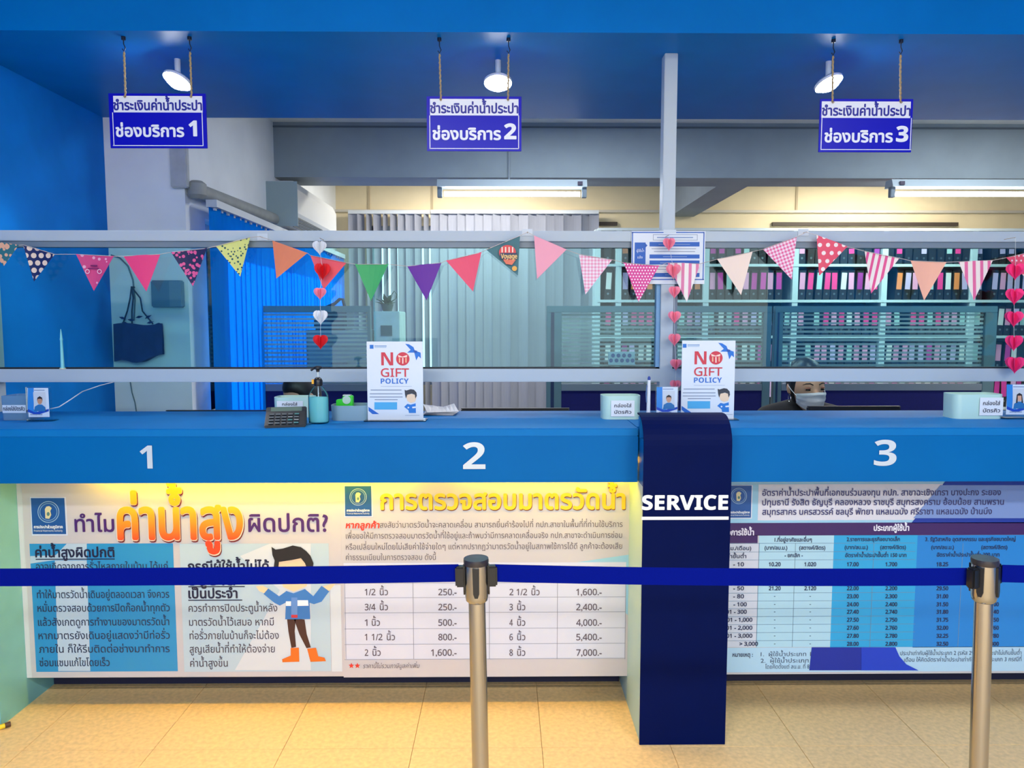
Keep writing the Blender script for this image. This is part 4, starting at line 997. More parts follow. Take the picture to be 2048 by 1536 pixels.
# pen in its holder by the pillar
Yq = 2.8; x = PX(1297, Yq, 800); zq = PZ(760, Yq, 1297)
t = thing('pen_on_stand', (x, Yq, ZC), 'white counter pen with blue tip standing upright left of the photo card', 'pen')
MB().lathe((x, Yq, ZC), [(.026, 0), (.026, .006), (.012, .012), (.009, .03), (.007, .032)], 18).build('stand', mat('white_plastic', C(222, 226, 230), .4), t, smooth=True)
MB().cyl((x, Yq, ZC + .012), (x + .001, Yq, zq), .0075, .0062, n=12).build('barrel', mat('white_plastic', C(222, 226, 230)), t, smooth=True)
MB().lathe((x + .001, Yq, zq), [(.005, 0), (.0055, .008), (.003, .014)], 12).build('cap', flatc(30, 60, 150), t, smooth=True)
MB().tube([(x - .008, Yq - .008, zq - .02), (x - .011, Yq - .008, zq - .05), (x - .009, Yq - .008, zq - .085)], .002, 6).build('clip', flatc(90, 120, 170), t)

# slender piece on the lower rail, standing in for a pale mark in the glass
x = PX(127, YFR + .02, 700)
t = thing('slim_rod', (x, YFR + .0, zl1), 'slender pale turquoise candle standing on the lower rail at left', 'rod')
MB().lathe((x, YFR + .008, zl1), [(.010, 0), (.010, .006), (.0075, .01), (.006, .08), (.005, .12), (.0065, .124), (.005, .13), (.0035, .15), (.001, .168)], 14).build('rod', mat('pale_turquoise', C(130, 215, 220), .4), t, smooth=True)
MB().lathe((x, YFR + .008, zl1), [(.0125, 0), (.0125, .004)], 14).build('foot', flatc(226, 222, 190), t)

# white cable at the left end
cb = MB().tube([P(100, 818, 2.93), P(118, 814, 2.95), P(140, 800, 3.0), P(165, 783, 3.1), P(200, 771, 3.24), P(232, 763, 3.3), P(260, 745, 3.5)], .0022, 6)
tag(cb.build('white_cable', mat('cable_white', C(205, 215, 225), .5), smooth=True), 'thin white cable curving up from the far left of the counter', 'cable')

# ================================================================== barrier posts and belts
steel = mat('brushed_steel', C(168, 166, 164), .22, metal=1)
belt_m = mat('blue_webbing', C(0, 15, 116), .8, spec=.05, noise=.06, nscale=300)
darkcap = mat('dark_cap', C(44, 38, 40), .3)
def post(u_top, u_bot, label, turn):
    Yp = 1.9; tp = P(u_top, 1116, Yp); b_ = P(u_bot, 1536, Yp)
    lean = (tp.x - b_.x) / (tp.z - b_.z)
    base_x = b_.x - lean * b_.z
    t = thing('barrier_post', (base_x, Yp, 0), label, 'barrier post', 'belt barrier posts')
    L = tp.z
    M = Matrix.Translation((base_x, Yp, 0)) @ Matrix.Shear('XY', 4, (lean, 0)) if False else Matrix.Translation((base_x, Yp, 0)) @ Matrix.Rotation(math.atan(lean), 4, 'Y')
    MB().lathe((0, 0, 0), [(.16, 0), (.16, .012), (.15, .022), (.06, .035), (.03, .05)], 40).xform(Matrix.Translation((base_x, Yp, 0))).build('base', steel, t, smooth=True)
    MB().lathe((0, 0, 0), [(.0225, .04), (.0225, L - .1)], 32).xform(M).build('pole', steel, t, smooth=True)
    hd = MB().lathe((0, 0, 0), [(.0225, L - .118), (.029, L - .112), (.031, L - .1), (.0315, L - .004), (.028, L - .002)], 32).xform(M); hd.build('head', steel, t, smooth=True)
    MB().lathe((0, 0, 0), [(.0325, L - .016), (.0335, L - .006), (.0325, L), (.0, L + .001)], 32).xform(M).build('cap', darkcap, t, smooth=True)
    R_ = M @ Matrix.Rotation(turn, 4, 'Z')
    for q in range(4):
        S_ = R_ @ Matrix.Rotation(q * math.pi / 2, 4, 'Z')
        MB().prism([(-.009, L - .018), (.009, L - .018), (.008, L - .085), (.004, L - .097), (-.004, L - .097), (-.008, L - .085)], -.0345, -.029).xform(S_).build('slot', blk, t)
    for sg in (-1, 1):
        S_ = M @ Matrix.Rotation(sg * math.pi / 2 + (turn if abs(turn) > .3 else 0) * .5, 4, 'Z')
        MB().box(-.012, .012, -.055, -.03, L - .075, L - .02).xform(S_).build('belt_clip', blk, t, bevel=.004)
    return t, tp
tA, pA = post(952, 961, 'steel barrier post with blue belts standing in front of the meter price poster', 0)
tB, pB = post(1970, 1957, 'steel barrier post with turned black head near the right edge', .7)
def belt(parent, a, b, sag):
    mb = MB(); n = 16; V = []; Fc = []
    for i in range(n + 1):
        k = i / n; q = a.lerp(b, k); z = q.z - sag * 4 * k * (1 - k)
        V += [(q.x, q.y - .0008, z - .0235), (q.x, q.y - .0008, z + .0235), (q.x, q.y + .0008, z + .0235), (q.x, q.y + .0008, z - .0235)]
    for i in range(n):
        for j in range(4): Fc.append((4 * i + j, 4 * i + 4 + j, 4 * i + 4 + (j + 1) % 4, 4 * i + (j + 1) % 4))
    Fc += [(0, 1, 2, 3), (4 * n + 3, 4 * n + 2, 4 * n + 1, 4 * n)]
    mb.add(V, Fc).build('belt', belt_m, parent)
Yp = 1.9
belt(tA, Vector((XL + .003, Yp, P(-200, 1152, Yp).z)), P(917, 1146, Yp), .006)
belt(tA, P(990, 1146, Yp), P(1944, 1153, Yp), .006)
belt(tB, P(2004, 1147, Yp), P(2700, 1148, Yp), .006)

# yellow stick end on the floor, lower left
q = P(20, 1437, 2.74); q = Vector((q.x, 2.70, .012))
a = Vector((XL + .42, 2.30, .01)); e = P(18, 1440, 2.66)
t = thing('yellow_stick', (e.x - .05, 2.55, 0), 'yellow stick with dark brown end lying on the floor at lower left', 'stick')
d = Vector((.72, .69, 0)).normalized(); e = Vector((e.x, e.y, .012)); s0 = e - d * .35
MB().cyl(s0, e - d * .012, .009, n=12).build('shaft', flatc(244, 210, 40), t, smooth=True)
MB().cyl(e - d * .014, e + d * .004, .0095, n=12).build('end_cap', flatc(84, 56, 36), t, smooth=True)

# ================================================================== back office: blinds
def blind(name, p0, p1, ztop, zbot, n, angs, m_, label, along):
    mid = (Vector(p0) + Vector(p1)) / 2
    t = thing(name, (mid.x, mid.y, zbot), label, 'blind', 'vertical blinds')
    d = (Vector(p1) - Vector(p0)); L = d.length; d.normalize()
    rl = MB()
    if along == 'y': rl.box(p0[0] - .03, p0[0] + .03, p0[1], p1[1], ztop, ztop + .04)
    else: rl.box(p0[0], p1[0], p0[1] - .02, p0[1] + .02, ztop, ztop + .035)
    rl.build('headrail', mat('blind_rail_white', C(205, 210, 215), .4), t)
    # one slat, gently arched
    w_ = L / n * 1.12; V = []; Fc = []; k = 4
    for s_ in (0, .0008):
        for i in range(k + 1):
            x = -w_ / 2 + w_ * i / k; y = .006 * (1 - (2 * i / k - 1) ** 2)
            V += [(x, y + s_, 0), (x, y + s_, ztop - zbot)]
    S_ = 2 * (k + 1)
    for i in range(k): Fc += [(2 * i, 2 * i + 2, 2 * i + 3, 2 * i + 1), (2 * i + S_, 2 * i + 1 + S_, 2 * i + 3 + S_, 2 * i + 2 + S_)]
    Fc += [(0, 1, 1 + S_, S_), (2 * k, 2 * k + S_, 2 * k + 1 + S_, 2 * k + 1)]
    me = MB().add(V, Fc).mesh('slat'); me.materials.append(m_)
    base = math.atan2(d.y, d.x)
    for i in range(n):
        o = bpy.data.objects.new('slat', me); COL.objects.link(o); o.parent = t
        q = Vector(p0) + d * (L * (i + .5) / n)
        o.location = (q.x - mid.x, q.y - mid.y, 0); o.rotation_euler = (0, 0, base + angs(i))
    if along == 'y':
        for i in range(n):
            q = Vector(p0) + d * (L * (i + .5) / n)
            MB().box(q.x - .006, q.x + .006, q.y - .012, q.y + .012, ztop - .012, ztop).build('carrier', mat('carrier_white', C(225, 228, 230), .4), t)
    return t
blue_slat = translucent_mat('blue_blind_fabric', C(24, 150, 230), C(16, 180, 255), .55)
grey_slat = translucent_mat('grey_blind_fabric', C(160, 163, 176), C(175, 182, 202), .16)
blind('vertical_blind', (-1.62, 4.18, 0), (-1.62, 7.5, 0), 2.14, .55, 34, lambda i: -.25 + .12 * math.sin(i * 1.7), blue_slat, 'blue vertical blinds along the left office wall', 'y')
xa, xb, xc = PX(700, 7.6), PX(862, 7.6), PX(1195, 7.6)
blind('vertical_blind', (xa, 7.62, 0), (xb, 7.62, 0), 2.60, .35, 10, lambda i: (.3, .9, 1.1, .7, 1.2, .9, .6, .3, .8, 1.1)[i], grey_slat, 'narrow grey vertical blind with turned slats on the back wall', 'x')
blind('vertical_blind', (xb + .01, 7.6, 0), (xc, 7.6, 0), 2.60, .35, 19, lambda i: .12 + .3 * (i % 2) + .08 * math.sin(i * 2.3), grey_slat, 'wide grey vertical blind with closed slats on the back wall', 'x')

# ================================================================== bookshelf and binders
YSH = 7.4
sh_m = mat('shelf_white', C(200, 214, 220), .5)
lev = [PZ(v, YSH) for v in (458, 530, 602, 674, 746, 818)]
div = [PX(u, YSH, 600) for u in (1195, 1237, 1412, 1590, 1768, 1946, 2124)]
t = thing('bookshelf', ((div[0] + div[-1]) / 2, 7.55, 0), 'long white shelving unit full of black binders along the back wall', 'shelf')
for z in lev: MB().box(div[0], div[-1], YSH, 7.72, z - .013, z + .013).build('shelf_board', sh_m, t)
for x in div: MB().box(x - .028, x + .028, YSH + .004, 7.72, 0, lev[0]).build('divider', sh_m, t)
MB().box(div[0], div[-1], 7.72, 7.735, 0, lev[0]).build('back_board', mat('shelf_back', C(90, 105, 112), .7), t)
BW, BH, BD = .07, .295, .27
bme = MB().box(-BW / 2, BW / 2, 0, BD, 0, BH).mesh('binder_body', bevel=.002); bme.materials.append(mat('black_binder_board', C(24, 28, 34), .5))
lme = MB().box(-.026, .026, -.0012, 0, .105, .27).mesh('spine_label')
sme = MB().box(-.024, .024, -.0012, 0, .19, .27).mesh('spine_label')
rme = MB().lathe((0, 0, 0), [(.007, 0), (.011, 0), (.011, .0015), (.007, .0015)], 12).xform(Matrix.Translation((0, 0, .06)) @ Matrix.Rotation(math.pi / 2, 4, 'X')).mesh('ring'); rme.materials.append(mat('binder_ring', C(120, 128, 132), .3, metal=.8))
pal = {'hot pink': (250, 60, 140), 'pale pink': (240, 160, 195), 'magenta': (205, 60, 160), 'purple': (160, 50, 150), 'orange': (246, 140, 80), 'pale green': (176, 206, 204), 'white': (226, 224, 222), 'lavender': (206, 180, 220)}
lab_me = {}
def label_mesh(c, short):
    if (c, short) not in lab_me:
        me = (sme if short else lme).copy(); me.materials.clear(); me.materials.append(flatc(*pal[c])); lab_me[(c, short)] = me
    return lab_me[(c, short)]
zones = [['orange', 'orange', 'white'], ['orange', 'orange', 'lavender', 'orange', 'pale pink'], ['magenta', 'magenta', 'pale pink', 'magenta', 'pale green', 'pale green', 'pale pink'], ['pale pink', 'purple', 'pale pink', 'hot pink', 'pale green', 'hot pink', 'hot pink', 'white'],
         ['pale green', 'hot pink', 'white', 'orange', 'lavender', 'pale pink', 'lavender'], ['lavender', 'pale pink', 'lavender', 'lavender']]
ordn = ['first', 'second', 'third', 'fourth', 'fifth', 'sixth', 'seventh', 'eighth', 'ninth', 'tenth', 'eleventh', 'twelfth']
rnd = random.Random(5)
for row in range(5):
    for bay in range(6):
        xa_, xb_ = div[bay] + .032, div[bay + 1] - .032
        n = int((xb_ - xa_) / .0775)
        if bay == 5: n = min(n, 7)
        for i in range(n):
            if n > 3 and rnd.random() < .05: continue
            x = xa_ + (i + .5) * (xb_ - xa_) / n if bay < 5 else xa_ + .04 + i * .0775
            c = zones[bay][(i + row * 2) % len(zones[bay])] if row < 2 else rnd.choice(['lavender', 'pale pink', 'white', 'pale green', 'magenta' if row > 2 else 'hot pink'])
            o = bpy.data.objects.new('binder', bme); COL.objects.link(o)
            o.location = (x, YSH + .035 + rnd.uniform(-.015, .01), lev[row + 1] + .013)
            o.rotation_euler = (0, rnd.choice([0, 0, 0, .03, .05, -.04]), 0)
            tag(o, 'black binder with %s label, %s from left, %s bay, %s row' % (c, ordn[i], ordn[bay], ('top', 'second', 'third', 'fourth', 'bottom')[row]), 'binder', 'black binders on the shelves')
            l = bpy.data.objects.new('spine_label', label_mesh(c, row == 0 and rnd.random() < .4)); COL.objects.link(l); l.parent = o
            r_ = bpy.data.objects.new('ring', rme); COL.objects.link(r_); r_.parent = o; r_.location = (0, -.0015, 0)

# ================================================================== office partitions with striped film
ptn = mat('teal_grey_frame', C(96, 124, 134), .4, metal=.2)
ptn_d = mat('dark_blue_frame', C(16, 40, 84), .5)
film = translucent_mat('frosted_film', C(196, 214, 214), C(205, 222, 222), .5, .15)
pgl = glass_mat('partition_glass', (.93, .98, .98, 1), 1.4)
navy_f = mat('navy_fabric', C(8, 12, 92), .9, noise=.1, nscale=60)
def partition(u0, u1, fl_, fr_, Yq, label, vt=612):
    x0, x1 = PX(u0, Yq), PX(u1, Yq); zt_ = PZ(vt, Yq); zm0, zm1 = PZ(781, Yq), PZ(768, Yq)
    xa_, xb_ = PX(u0 + fl_, Yq), PX(u1 - fr_, Yq); zg = PZ(vt + 13, Yq)
    t = thing('office_partition', ((x0 + x1) / 2, Yq, 0), label, 'partition', 'office partitions with striped glass')
    MB().box(x0, x1, Yq - .025, Yq + .025, zg, zt_).build('top_frame', ptn, t, bevel=.003)
    MB().box(x0, xa_, Yq - .025, Yq + .025, 0, zg).build('side_frame', ptn, t, bevel=.003)
    MB().box(x0 + (xa_ - x0) * .28, x0 + (xa_ - x0) * .5, Yq - .028, Yq - .024, 0, zg).build('groove', ptn_d, t)
    MB().box(xb_, x1, Yq - .025, Yq + .025, 0, zg).build('side_frame', ptn, t, bevel=.003)
    MB().box(xa_, xb_, Yq - .025, Yq + .025, zm0, zm1).build('mid_frame', mat('mid_frame_grey', C(120, 130, 142), .4, metal=.2), t)
    MB().box(xa_, xb_, Yq - .02, Yq + .02, .08, zm0).build('fabric_panel', navy_f, t)
    MB().box(xa_, xb_, Yq - .004, Yq + .001, zm1, zg).build('pane', pgl, t)
    fm = MB(); z = zm1 + .006; st = 8.4 * Yq / F_PX
    while z < zg - .01:
        fm.face([(xa_, z), (xb_, z), (xb_, z + st * .52), (xa_, z + st * .52)], Yq - .0052); z += st
    o = fm.build('stripe_film', film, t); o['kind'] = 'stuff'
    return t
partition(1093, 1541, 30, 16, 5.2, 'glass partition with striped film behind the middle counter, left of the woman')
partition(1548, 1990, 16, 24, 5.2, 'glass partition with striped film behind the masked woman')
partition(459, 742, 30, 6, 5.0, 'glass partition with striped film in front of the blue blinds')

t = thing('icon_card', (PX(1243, 5.17, 718), 5.172, PZ(730, 5.17)), 'small pale card with blue round icons stuck on the middle partition glass', 'card')
MB().box(PX(1217, 5.17, 718), PX(1270, 5.17, 718), 5.172, 5.1935, PZ(730, 5.17), PZ(704, 5.17)).build('card', flatc(170, 205, 212), t)
ip = Plane(5.172, t)
for v_, us in ((711, (1226, 1237, 1248, 1259)), (721, (1222, 1233, 1244, 1255, 1265))):
    for u_ in us: ip.disc('blue_icon', u_, v_, 4, 4, flatc(30, 90, 150), 1, 14)

# filing cabinet, case, plant, boxes behind the left partition
def cabinet(u0, u1, ztop, Yc, label, m_):
    x0, x1 = PX(u0, Yc), PX(u1, Yc)
    t = thing('filing_cabinet', ((x0 + x1) / 2, Yc + .25, 0), label, 'cabinet')
    MB().box(x0, x1, Yc, Yc + .45, 0, ztop).build('body', m_, t, bevel=.003)
    n = 3; h = (ztop - .08) / n
    for k in range(n):
        d = MB().box(x0 + .012, x1 - .012, Yc - .016, Yc, .05 + k * h, .05 + (k + 1) * h - .012).build('drawer', m_, t, bevel=.003)
        MB().box((x0 + x1) / 2 - .06, (x0 + x1) / 2 + .06, Yc - .03, Yc - .016, .05 + (k + .5) * h, .07 + (k + .5) * h).build('handle', steel, d)
    return t
cabinet(612, 745, PZ(660, 5.6), 5.6, 'grey drawer cabinet behind the striped left partition', mat('cabinet_grey', C(120, 140, 150), .45))
x0, x1 = PX(627, 5.65), PX(693, 5.65); zb_ = PZ(660, 5.6)
t = thing('carrying_case', ((x0 + x1) / 2, 5.8, zb_), 'dark carrying case with a raised handle on the grey cabinet', 'case')
zt_ = PZ(612, 5.65)
csm = mat('case_dark_blue', C(18, 40, 74), .5)
MB().box(x0, x1, 5.65, 5.95, zb_, zt_).build('shell', csm, t, bevel=.012)
MB().box(x0 - .004, x1 + .004, 5.645, 5.955, zt_ - .035, zt_ - .005).build('lid', mat('case_lid', C(14, 28, 56), .5), t, bevel=.006)
xm = PX(666, 5.65)
MB().tube([(xm - .09, 5.8, zt_ - .01), (xm - .02, 5.8, zt_ + .02), (xm + .02, 5.8, zt_ + .055), (xm + .045, 5.8, zt_ + .055), (xm + .06, 5.8, zt_ - .005)], .013, 8).build('handle', csm, t, smooth=True)
# pale document box and plant
x0, x1 = PX(748, 5.6), PX(800, 5.6)
t = thing('document_box', ((x0 + x1) / 2, 5.8, 0), 'tall pale cardboard archive stack under the small plant', 'boxes')
pb = mat('pale_carton', C(196, 214, 214), .7, noise=.08, nscale=12)
z = 0
for k, h in enumerate((.32, .32, .32, .32, PZ(622, 5.6) - 1.28)):
    MB().box(x0 + .004 * (k % 2), x1 - .004 * ((k + 1) % 2), 5.6, 5.95, z, z + h - .002).build('carton', pb, t, bevel=.004)
    MB().box(x0 + .05, x1 - .06, 5.596, 5.6, z + h * .4, z + h * .65).build('carton_label', flatc(70, 100, 110), t)
    z += h
zp_ = PZ(622, 5.6); xp = PX(775, 5.75)
t = thing('small_plant', (xp, 5.75, zp_), 'small dark green potted plant standing on the carton stack', 'plant')
MB().lathe((xp, 5.75, zp_), [(.035, 0), (.048, .05), (.05, .055), (.044, .055), (.04, .045)], 16).build('pot', mat('pot_grey', C(70, 80, 80), .6), t, smooth=True)
leafm = mat('dark_leaf', C(30, 72, 46), .5)
rp = random.Random(3)
for k in range(16):
    a = rp.uniform(0, 6.28); l = rp.uniform(.07, .13); tilt = rp.uniform(.2, 1.2)
    b0 = Vector((xp, 5.75, zp_ + .04)); dr = Vector((math.cos(a) * math.sin(tilt), math.sin(a) * math.sin(tilt), math.cos(tilt)))
    sd = dr.cross(Vector((0, 0, 1))).normalized() * .02; up = Vector((0, 0, 1))
    tip = b0 + dr * l + Vector((0, 0, -.02 * tilt)); md = b0 + dr * l * .55
    nn = sd.cross(dr).normalized() * .0008
    V = [b0, md + sd, tip, md - sd]; V = V + [p + nn for p in V]
    MB().add(V, [(0, 1, 2, 3), (7, 6, 5, 4), (0, 4, 5, 1), (1, 5, 6, 2), (2, 6, 7, 3), (3, 7, 4, 0)]).build('leaf', leafm, t)
MB().tube([(xp + .01, 5.75, zp_ + .05), (xp + .03, 5.75, zp_ + .12), (xp + .055, 5.75, zp_ + .155), (xp + .075, 5.75, zp_ + .13), (xp + .07, 5.75, zp_ + .1)], .004, 6).build('stem', leafm, t)

# ================================================================== things hung on the white column
YC = 4.1
x0, x1 = PX(229, YC - .02), PX(326, YC - .02); z0, z1 = PZ(722, YC), PZ(648, YC)
t = thing('tote_bag', ((x0 + x1) / 2, YC - .03, z0), 'navy cloth bag hanging by a cord on the white column', 'bag')
bgm = mat('navy_cloth', C(18, 44, 104), .8, noise=.15, nscale=30)
V = []; n = 12
for lay, (yo, sg) in enumerate(((-.012, -1), (-.004, 1))):
    for i in range(n + 1):
        k = i / n; x = x0 + (x1 - x0) * k; bul = math.sin(k * math.pi)
        zb = z0 + (.035 * k ** 3) + .01 * math.sin(k * 9); 
        V += [(x, YC - .03 + sg * (.012 + .022 * bul) + .004 * math.sin(i * 2.1), zb), (x, YC - .03 + sg * (.008 + .016 * bul) + .005 * math.sin(i * 1.7), (zb + z1) / 2), (x, YC - .03 + sg * (.004 + .005 * bul), z1 + .006 * math.sin(k * 7))]
Fc = []; S_ = 3 * (n + 1)
for i in range(n):
    for j in range(2):
        a = 3 * i + j
        Fc += [(a, a + 3, a + 4, a + 1), (a + S_, a + 1 + S_, a + 4 + S_, a + 3 + S_)]
    Fc += [(3 * i, 3 * i + S_, 3 * i + 3 + S_, 3 * i + 3)]
MB().add(V, Fc).build('cloth', bgm, t, smooth=True)
hkx, hkz = PX(272, YC), PZ(575, YC)
MB().cyl((hkx, YC, hkz), (hkx, YC - .035, hkz), .004, n=8).build('hook', hook_m, t)
cord_m = mat('dark_cord', C(40, 60, 80), .8)
for xa_ in (x0 + .05, x0 + .1, x1 - .05):
    MB().tube([(hkx, YC - .032, hkz), ((hkx * 2 + xa_) / 3 + .01, YC - .034, hkz - .06), ((hkx + xa_) / 2, YC - .032, (hkz + z1) / 2 - .03), (xa_, YC - .03, z1)], .004, 6).build('handle_cord', cord_m, t, smooth=True)
for k, (u, v, a) in enumerate(((245, 636, .3), (262, 640, .1), (278, 634, -.2), (296, 634, -.5), (250, 646, .2), (300, 645, -.2), (318, 648, 0))):
    c = P(u, v, YC - .035)
    MB().add([(-.02, 0, 0), (0, -.004, .007), (.022, 0, 0), (0, -.004, -.007), (-.02, .002, 0), (0, .002, .006), (.022, .002, 0), (0, .002, -.006)],
             [(0, 3, 2, 1), (4, 5, 6, 7), (0, 1, 5, 4), (1, 2, 6, 5), (2, 3, 7, 6), (3, 0, 4, 7)]).xform(Matrix.Translation(c) @ Matrix.Rotation(a, 4, 'Y')).build('tassel', bgm, t)
cb = MB().tube([P(222, 510, YC - .006), P(240, 516, YC - .006), P(256, 532, YC - .006), P(266, 560, YC - .006), P(270, 600, YC - .006), P(268, 640, YC - .006)], .004, 6)
tag(cb.build('column_cable', mat('cable_grey', C(96, 120, 130), .5), smooth=True), 'grey cable drooping across the upper white column above the bag', 'cable')
cb = MB().tube([P(260, 760, YC - .006), P(264, 785, YC - .006), P(270, 805, YC - .006), P(275, 840, YC - .006)], .003, 6)
tag(cb.build('wall_cable', mat('cable_grey', C(96, 120, 130), .5), smooth=True), 'thin dark cable running down the lower white column above counter 1', 'cable')
a, b = P(306, 615, YC - .03), P(364, 561, YC - .03)
t = thing('junction_box', ((a.x + b.x) / 2, YC, a.z), 'grey electrical box fixed on the edge of the white column', 'electrical box')
MB().box(a.x, b.x, YC - .05, YC, a.z, b.z).build('case', mat('box_grey', C(96, 128, 150), .5), t, bevel=.006)
MB().box(a.x + (b.x - a.x) * .62, b.x + .001, YC - .052, YC - .048, a.z + .005, b.z - .005).build('cover', mat('box_cover', C(120, 146, 164), .5), t)

# ================================================================== staff desk, monitors
t = thing('staff_desk', (.5, 3.34, 0), 'long pale desk behind the counter carrying the monitors', 'desk')
dm = mat('desk_grey', C(150, 156, 160), .5)
MB().box(XL + .02, XR - .02, 3.18, 3.5, .715, .74).build('desktop', dm, t)
for x in (XL + .05, -.9, .35, 1.05, 2.4, XR - .08): MB().box(x, x + .03, 3.2, 3.48, 0, .715).build('leg_panel', dm, t)
mon_m = mat('monitor_black', C(16, 16, 20), .35)
def monitor(u0, u1, vt, Ym, label, rim):
    x0, x1 = PX(u0, Ym, vt), PX(u1, Ym, vt); zt_ = PZ(vt, Ym, (u0 + u1) / 2); xm = (x0 + x1) / 2
    t = thing('monitor', (xm, Ym, .74), label, 'monitor', 'staff computer monitors')
    MB().box(x0, x1, Ym, Ym + .03, .82, zt_).build('housing', mon_m, t, bevel=.004)
    MB().box(x0, x1, Ym + .002, Ym + .022, zt_ - .001, zt_ + .003).build('top_edge', mat('monitor_rim', C(*rim), .3), t)
    MB().box(x0 + .015, x1 - .015, Ym + .03, Ym + .032, .84, zt_ - .015).build('screen', mat('screen_dark', C(30, 40, 60), .2), t)
    MB().box(xm - .03, xm + .03, Ym - .02, Ym, .745, .95).build('neck', mon_m, t)
    MB().lathe((xm, Ym, .74), [(.11, 0), (.11, .006), (.09, .01)], 24, 1, .8).build('foot', mon_m, t, smooth=True)
monitor(331, 601, 822, 3.34, 'black monitor top edge behind counter 1 left of the bottle', (24, 26, 30))
monitor(922, 1139, 818, 3.34, 'black monitor top edge behind counter 2 near the middle', (90, 96, 108))
monitor(1618, 1802, 814, 3.3, 'black monitor top edge in front of the masked woman', (130, 136, 150))

# ================================================================== people
def capsule(mb, a, b, r0, r1, n=14):
    a, b = Vector(a), Vector(b); d = b - a; L = max(d.length, 1e-5); d /= L
    up = Vector((0, 0, 1)) if abs(d.z) < .9 else Vector((1, 0, 0))
    s1 = d.cross(up).normalized(); s2 = s1.cross(d)
    rows = []
    for i in range(1, 5): q = -math.pi / 2 + math.pi / 2 * i / 5; rows.append((a + d * (math.sin(q) * r0), math.cos(q) * r0))
    rows += [(a, r0), (b, r1)]
    for i in range(1, 5): q = math.pi / 2 * i / 5; rows.append((b + d * (math.sin(q) * r1), math.cos(q) * r1))
    k = len(mb.v)
    for p, r_ in rows:
        for j in range(n):
            q = 2 * math.pi * j / n; mb.v.append(tuple(p + s1 * math.cos(q) * r_ + s2 * math.sin(q) * r_))
    m_ = len(rows)
    for i in range(m_ - 1):
        for j in range(n): mb.f.append((k + i * n + j, k + i * n + (j + 1) % n, k + (i + 1) * n + (j + 1) % n, k + (i + 1) * n + j))
    mb.f.append(tuple(k + j for j in range(n - 1, -1, -1))); mb.f.append(tuple(k + (m_ - 1) * n + j for j in range(n)))
def ellipsoid(mb, c, rx, ry, rz, M=None, n=20, m_=14, fn=None):
    k = len(mb.v)
    for i in range(m_ + 1):
        th = math.pi * i / m_
        for j in range(n):
            q = 2 * math.pi * j / n; p = Vector((math.sin(th) * math.cos(q) * rx, math.sin(th) * math.sin(q) * ry, math.cos(th) * rz))
            if fn: p = fn(p)
            if M: p = M @ p
            mb.v.append(tuple(p + Vector(c)))
    for i in range(m_):
        for j in range(n): mb.f.append((k + i * n + j, k + (i + 1) * n + j, k + (i + 1) * n + (j + 1) % n, k + i * n + (j + 1) % n))
def remesh(mb, name, m_, parent, vox, smooth=4):
    me = mb.mesh(name); o = bpy.data.objects.new(name, me); COL.objects.link(o)
    md = o.modifiers.new('r', 'REMESH'); md.mode = 'VOXEL'; md.voxel_size = vox
    sm = o.modifiers.new('s', 'SMOOTH'); sm.factor = .5; sm.iterations = smooth
    bpy.context.view_layer.update()
    nm = bpy.data.meshes.new_from_object(o.evaluated_get(bpy.context.evaluated_depsgraph_get()))
    bpy.data.objects.remove(o); nm.name = name; nm.materials.clear(); nm.materials.append(m_)
    nm.polygons.foreach_set('use_smooth', [True] * len(nm.polygons))
    o = bpy.data.objects.new(name, nm); COL.objects.link(o); o.parent = parent
    return o
skin_m = mat('skin', C(206, 158, 128), .5, noise=.04, nscale=30)
hair_m = mat('black_hair', C(20, 18, 20), .45, noise=.3, nscale=120)
black_top = mat('black_top', C(14, 16, 24), .8)
def head_shape(p):
    z = p.z / .115
    k = 1 - .26 * max(0, -z) ** 1.6          # narrower towards the chin
    x = p.x * k; y = p.y * (1 - .12 * max(0, -z) ** 2)
    if y < 0 and z < -.2: y *= 1 - .05 * (-z)
    return Vector((x, y, p.z))
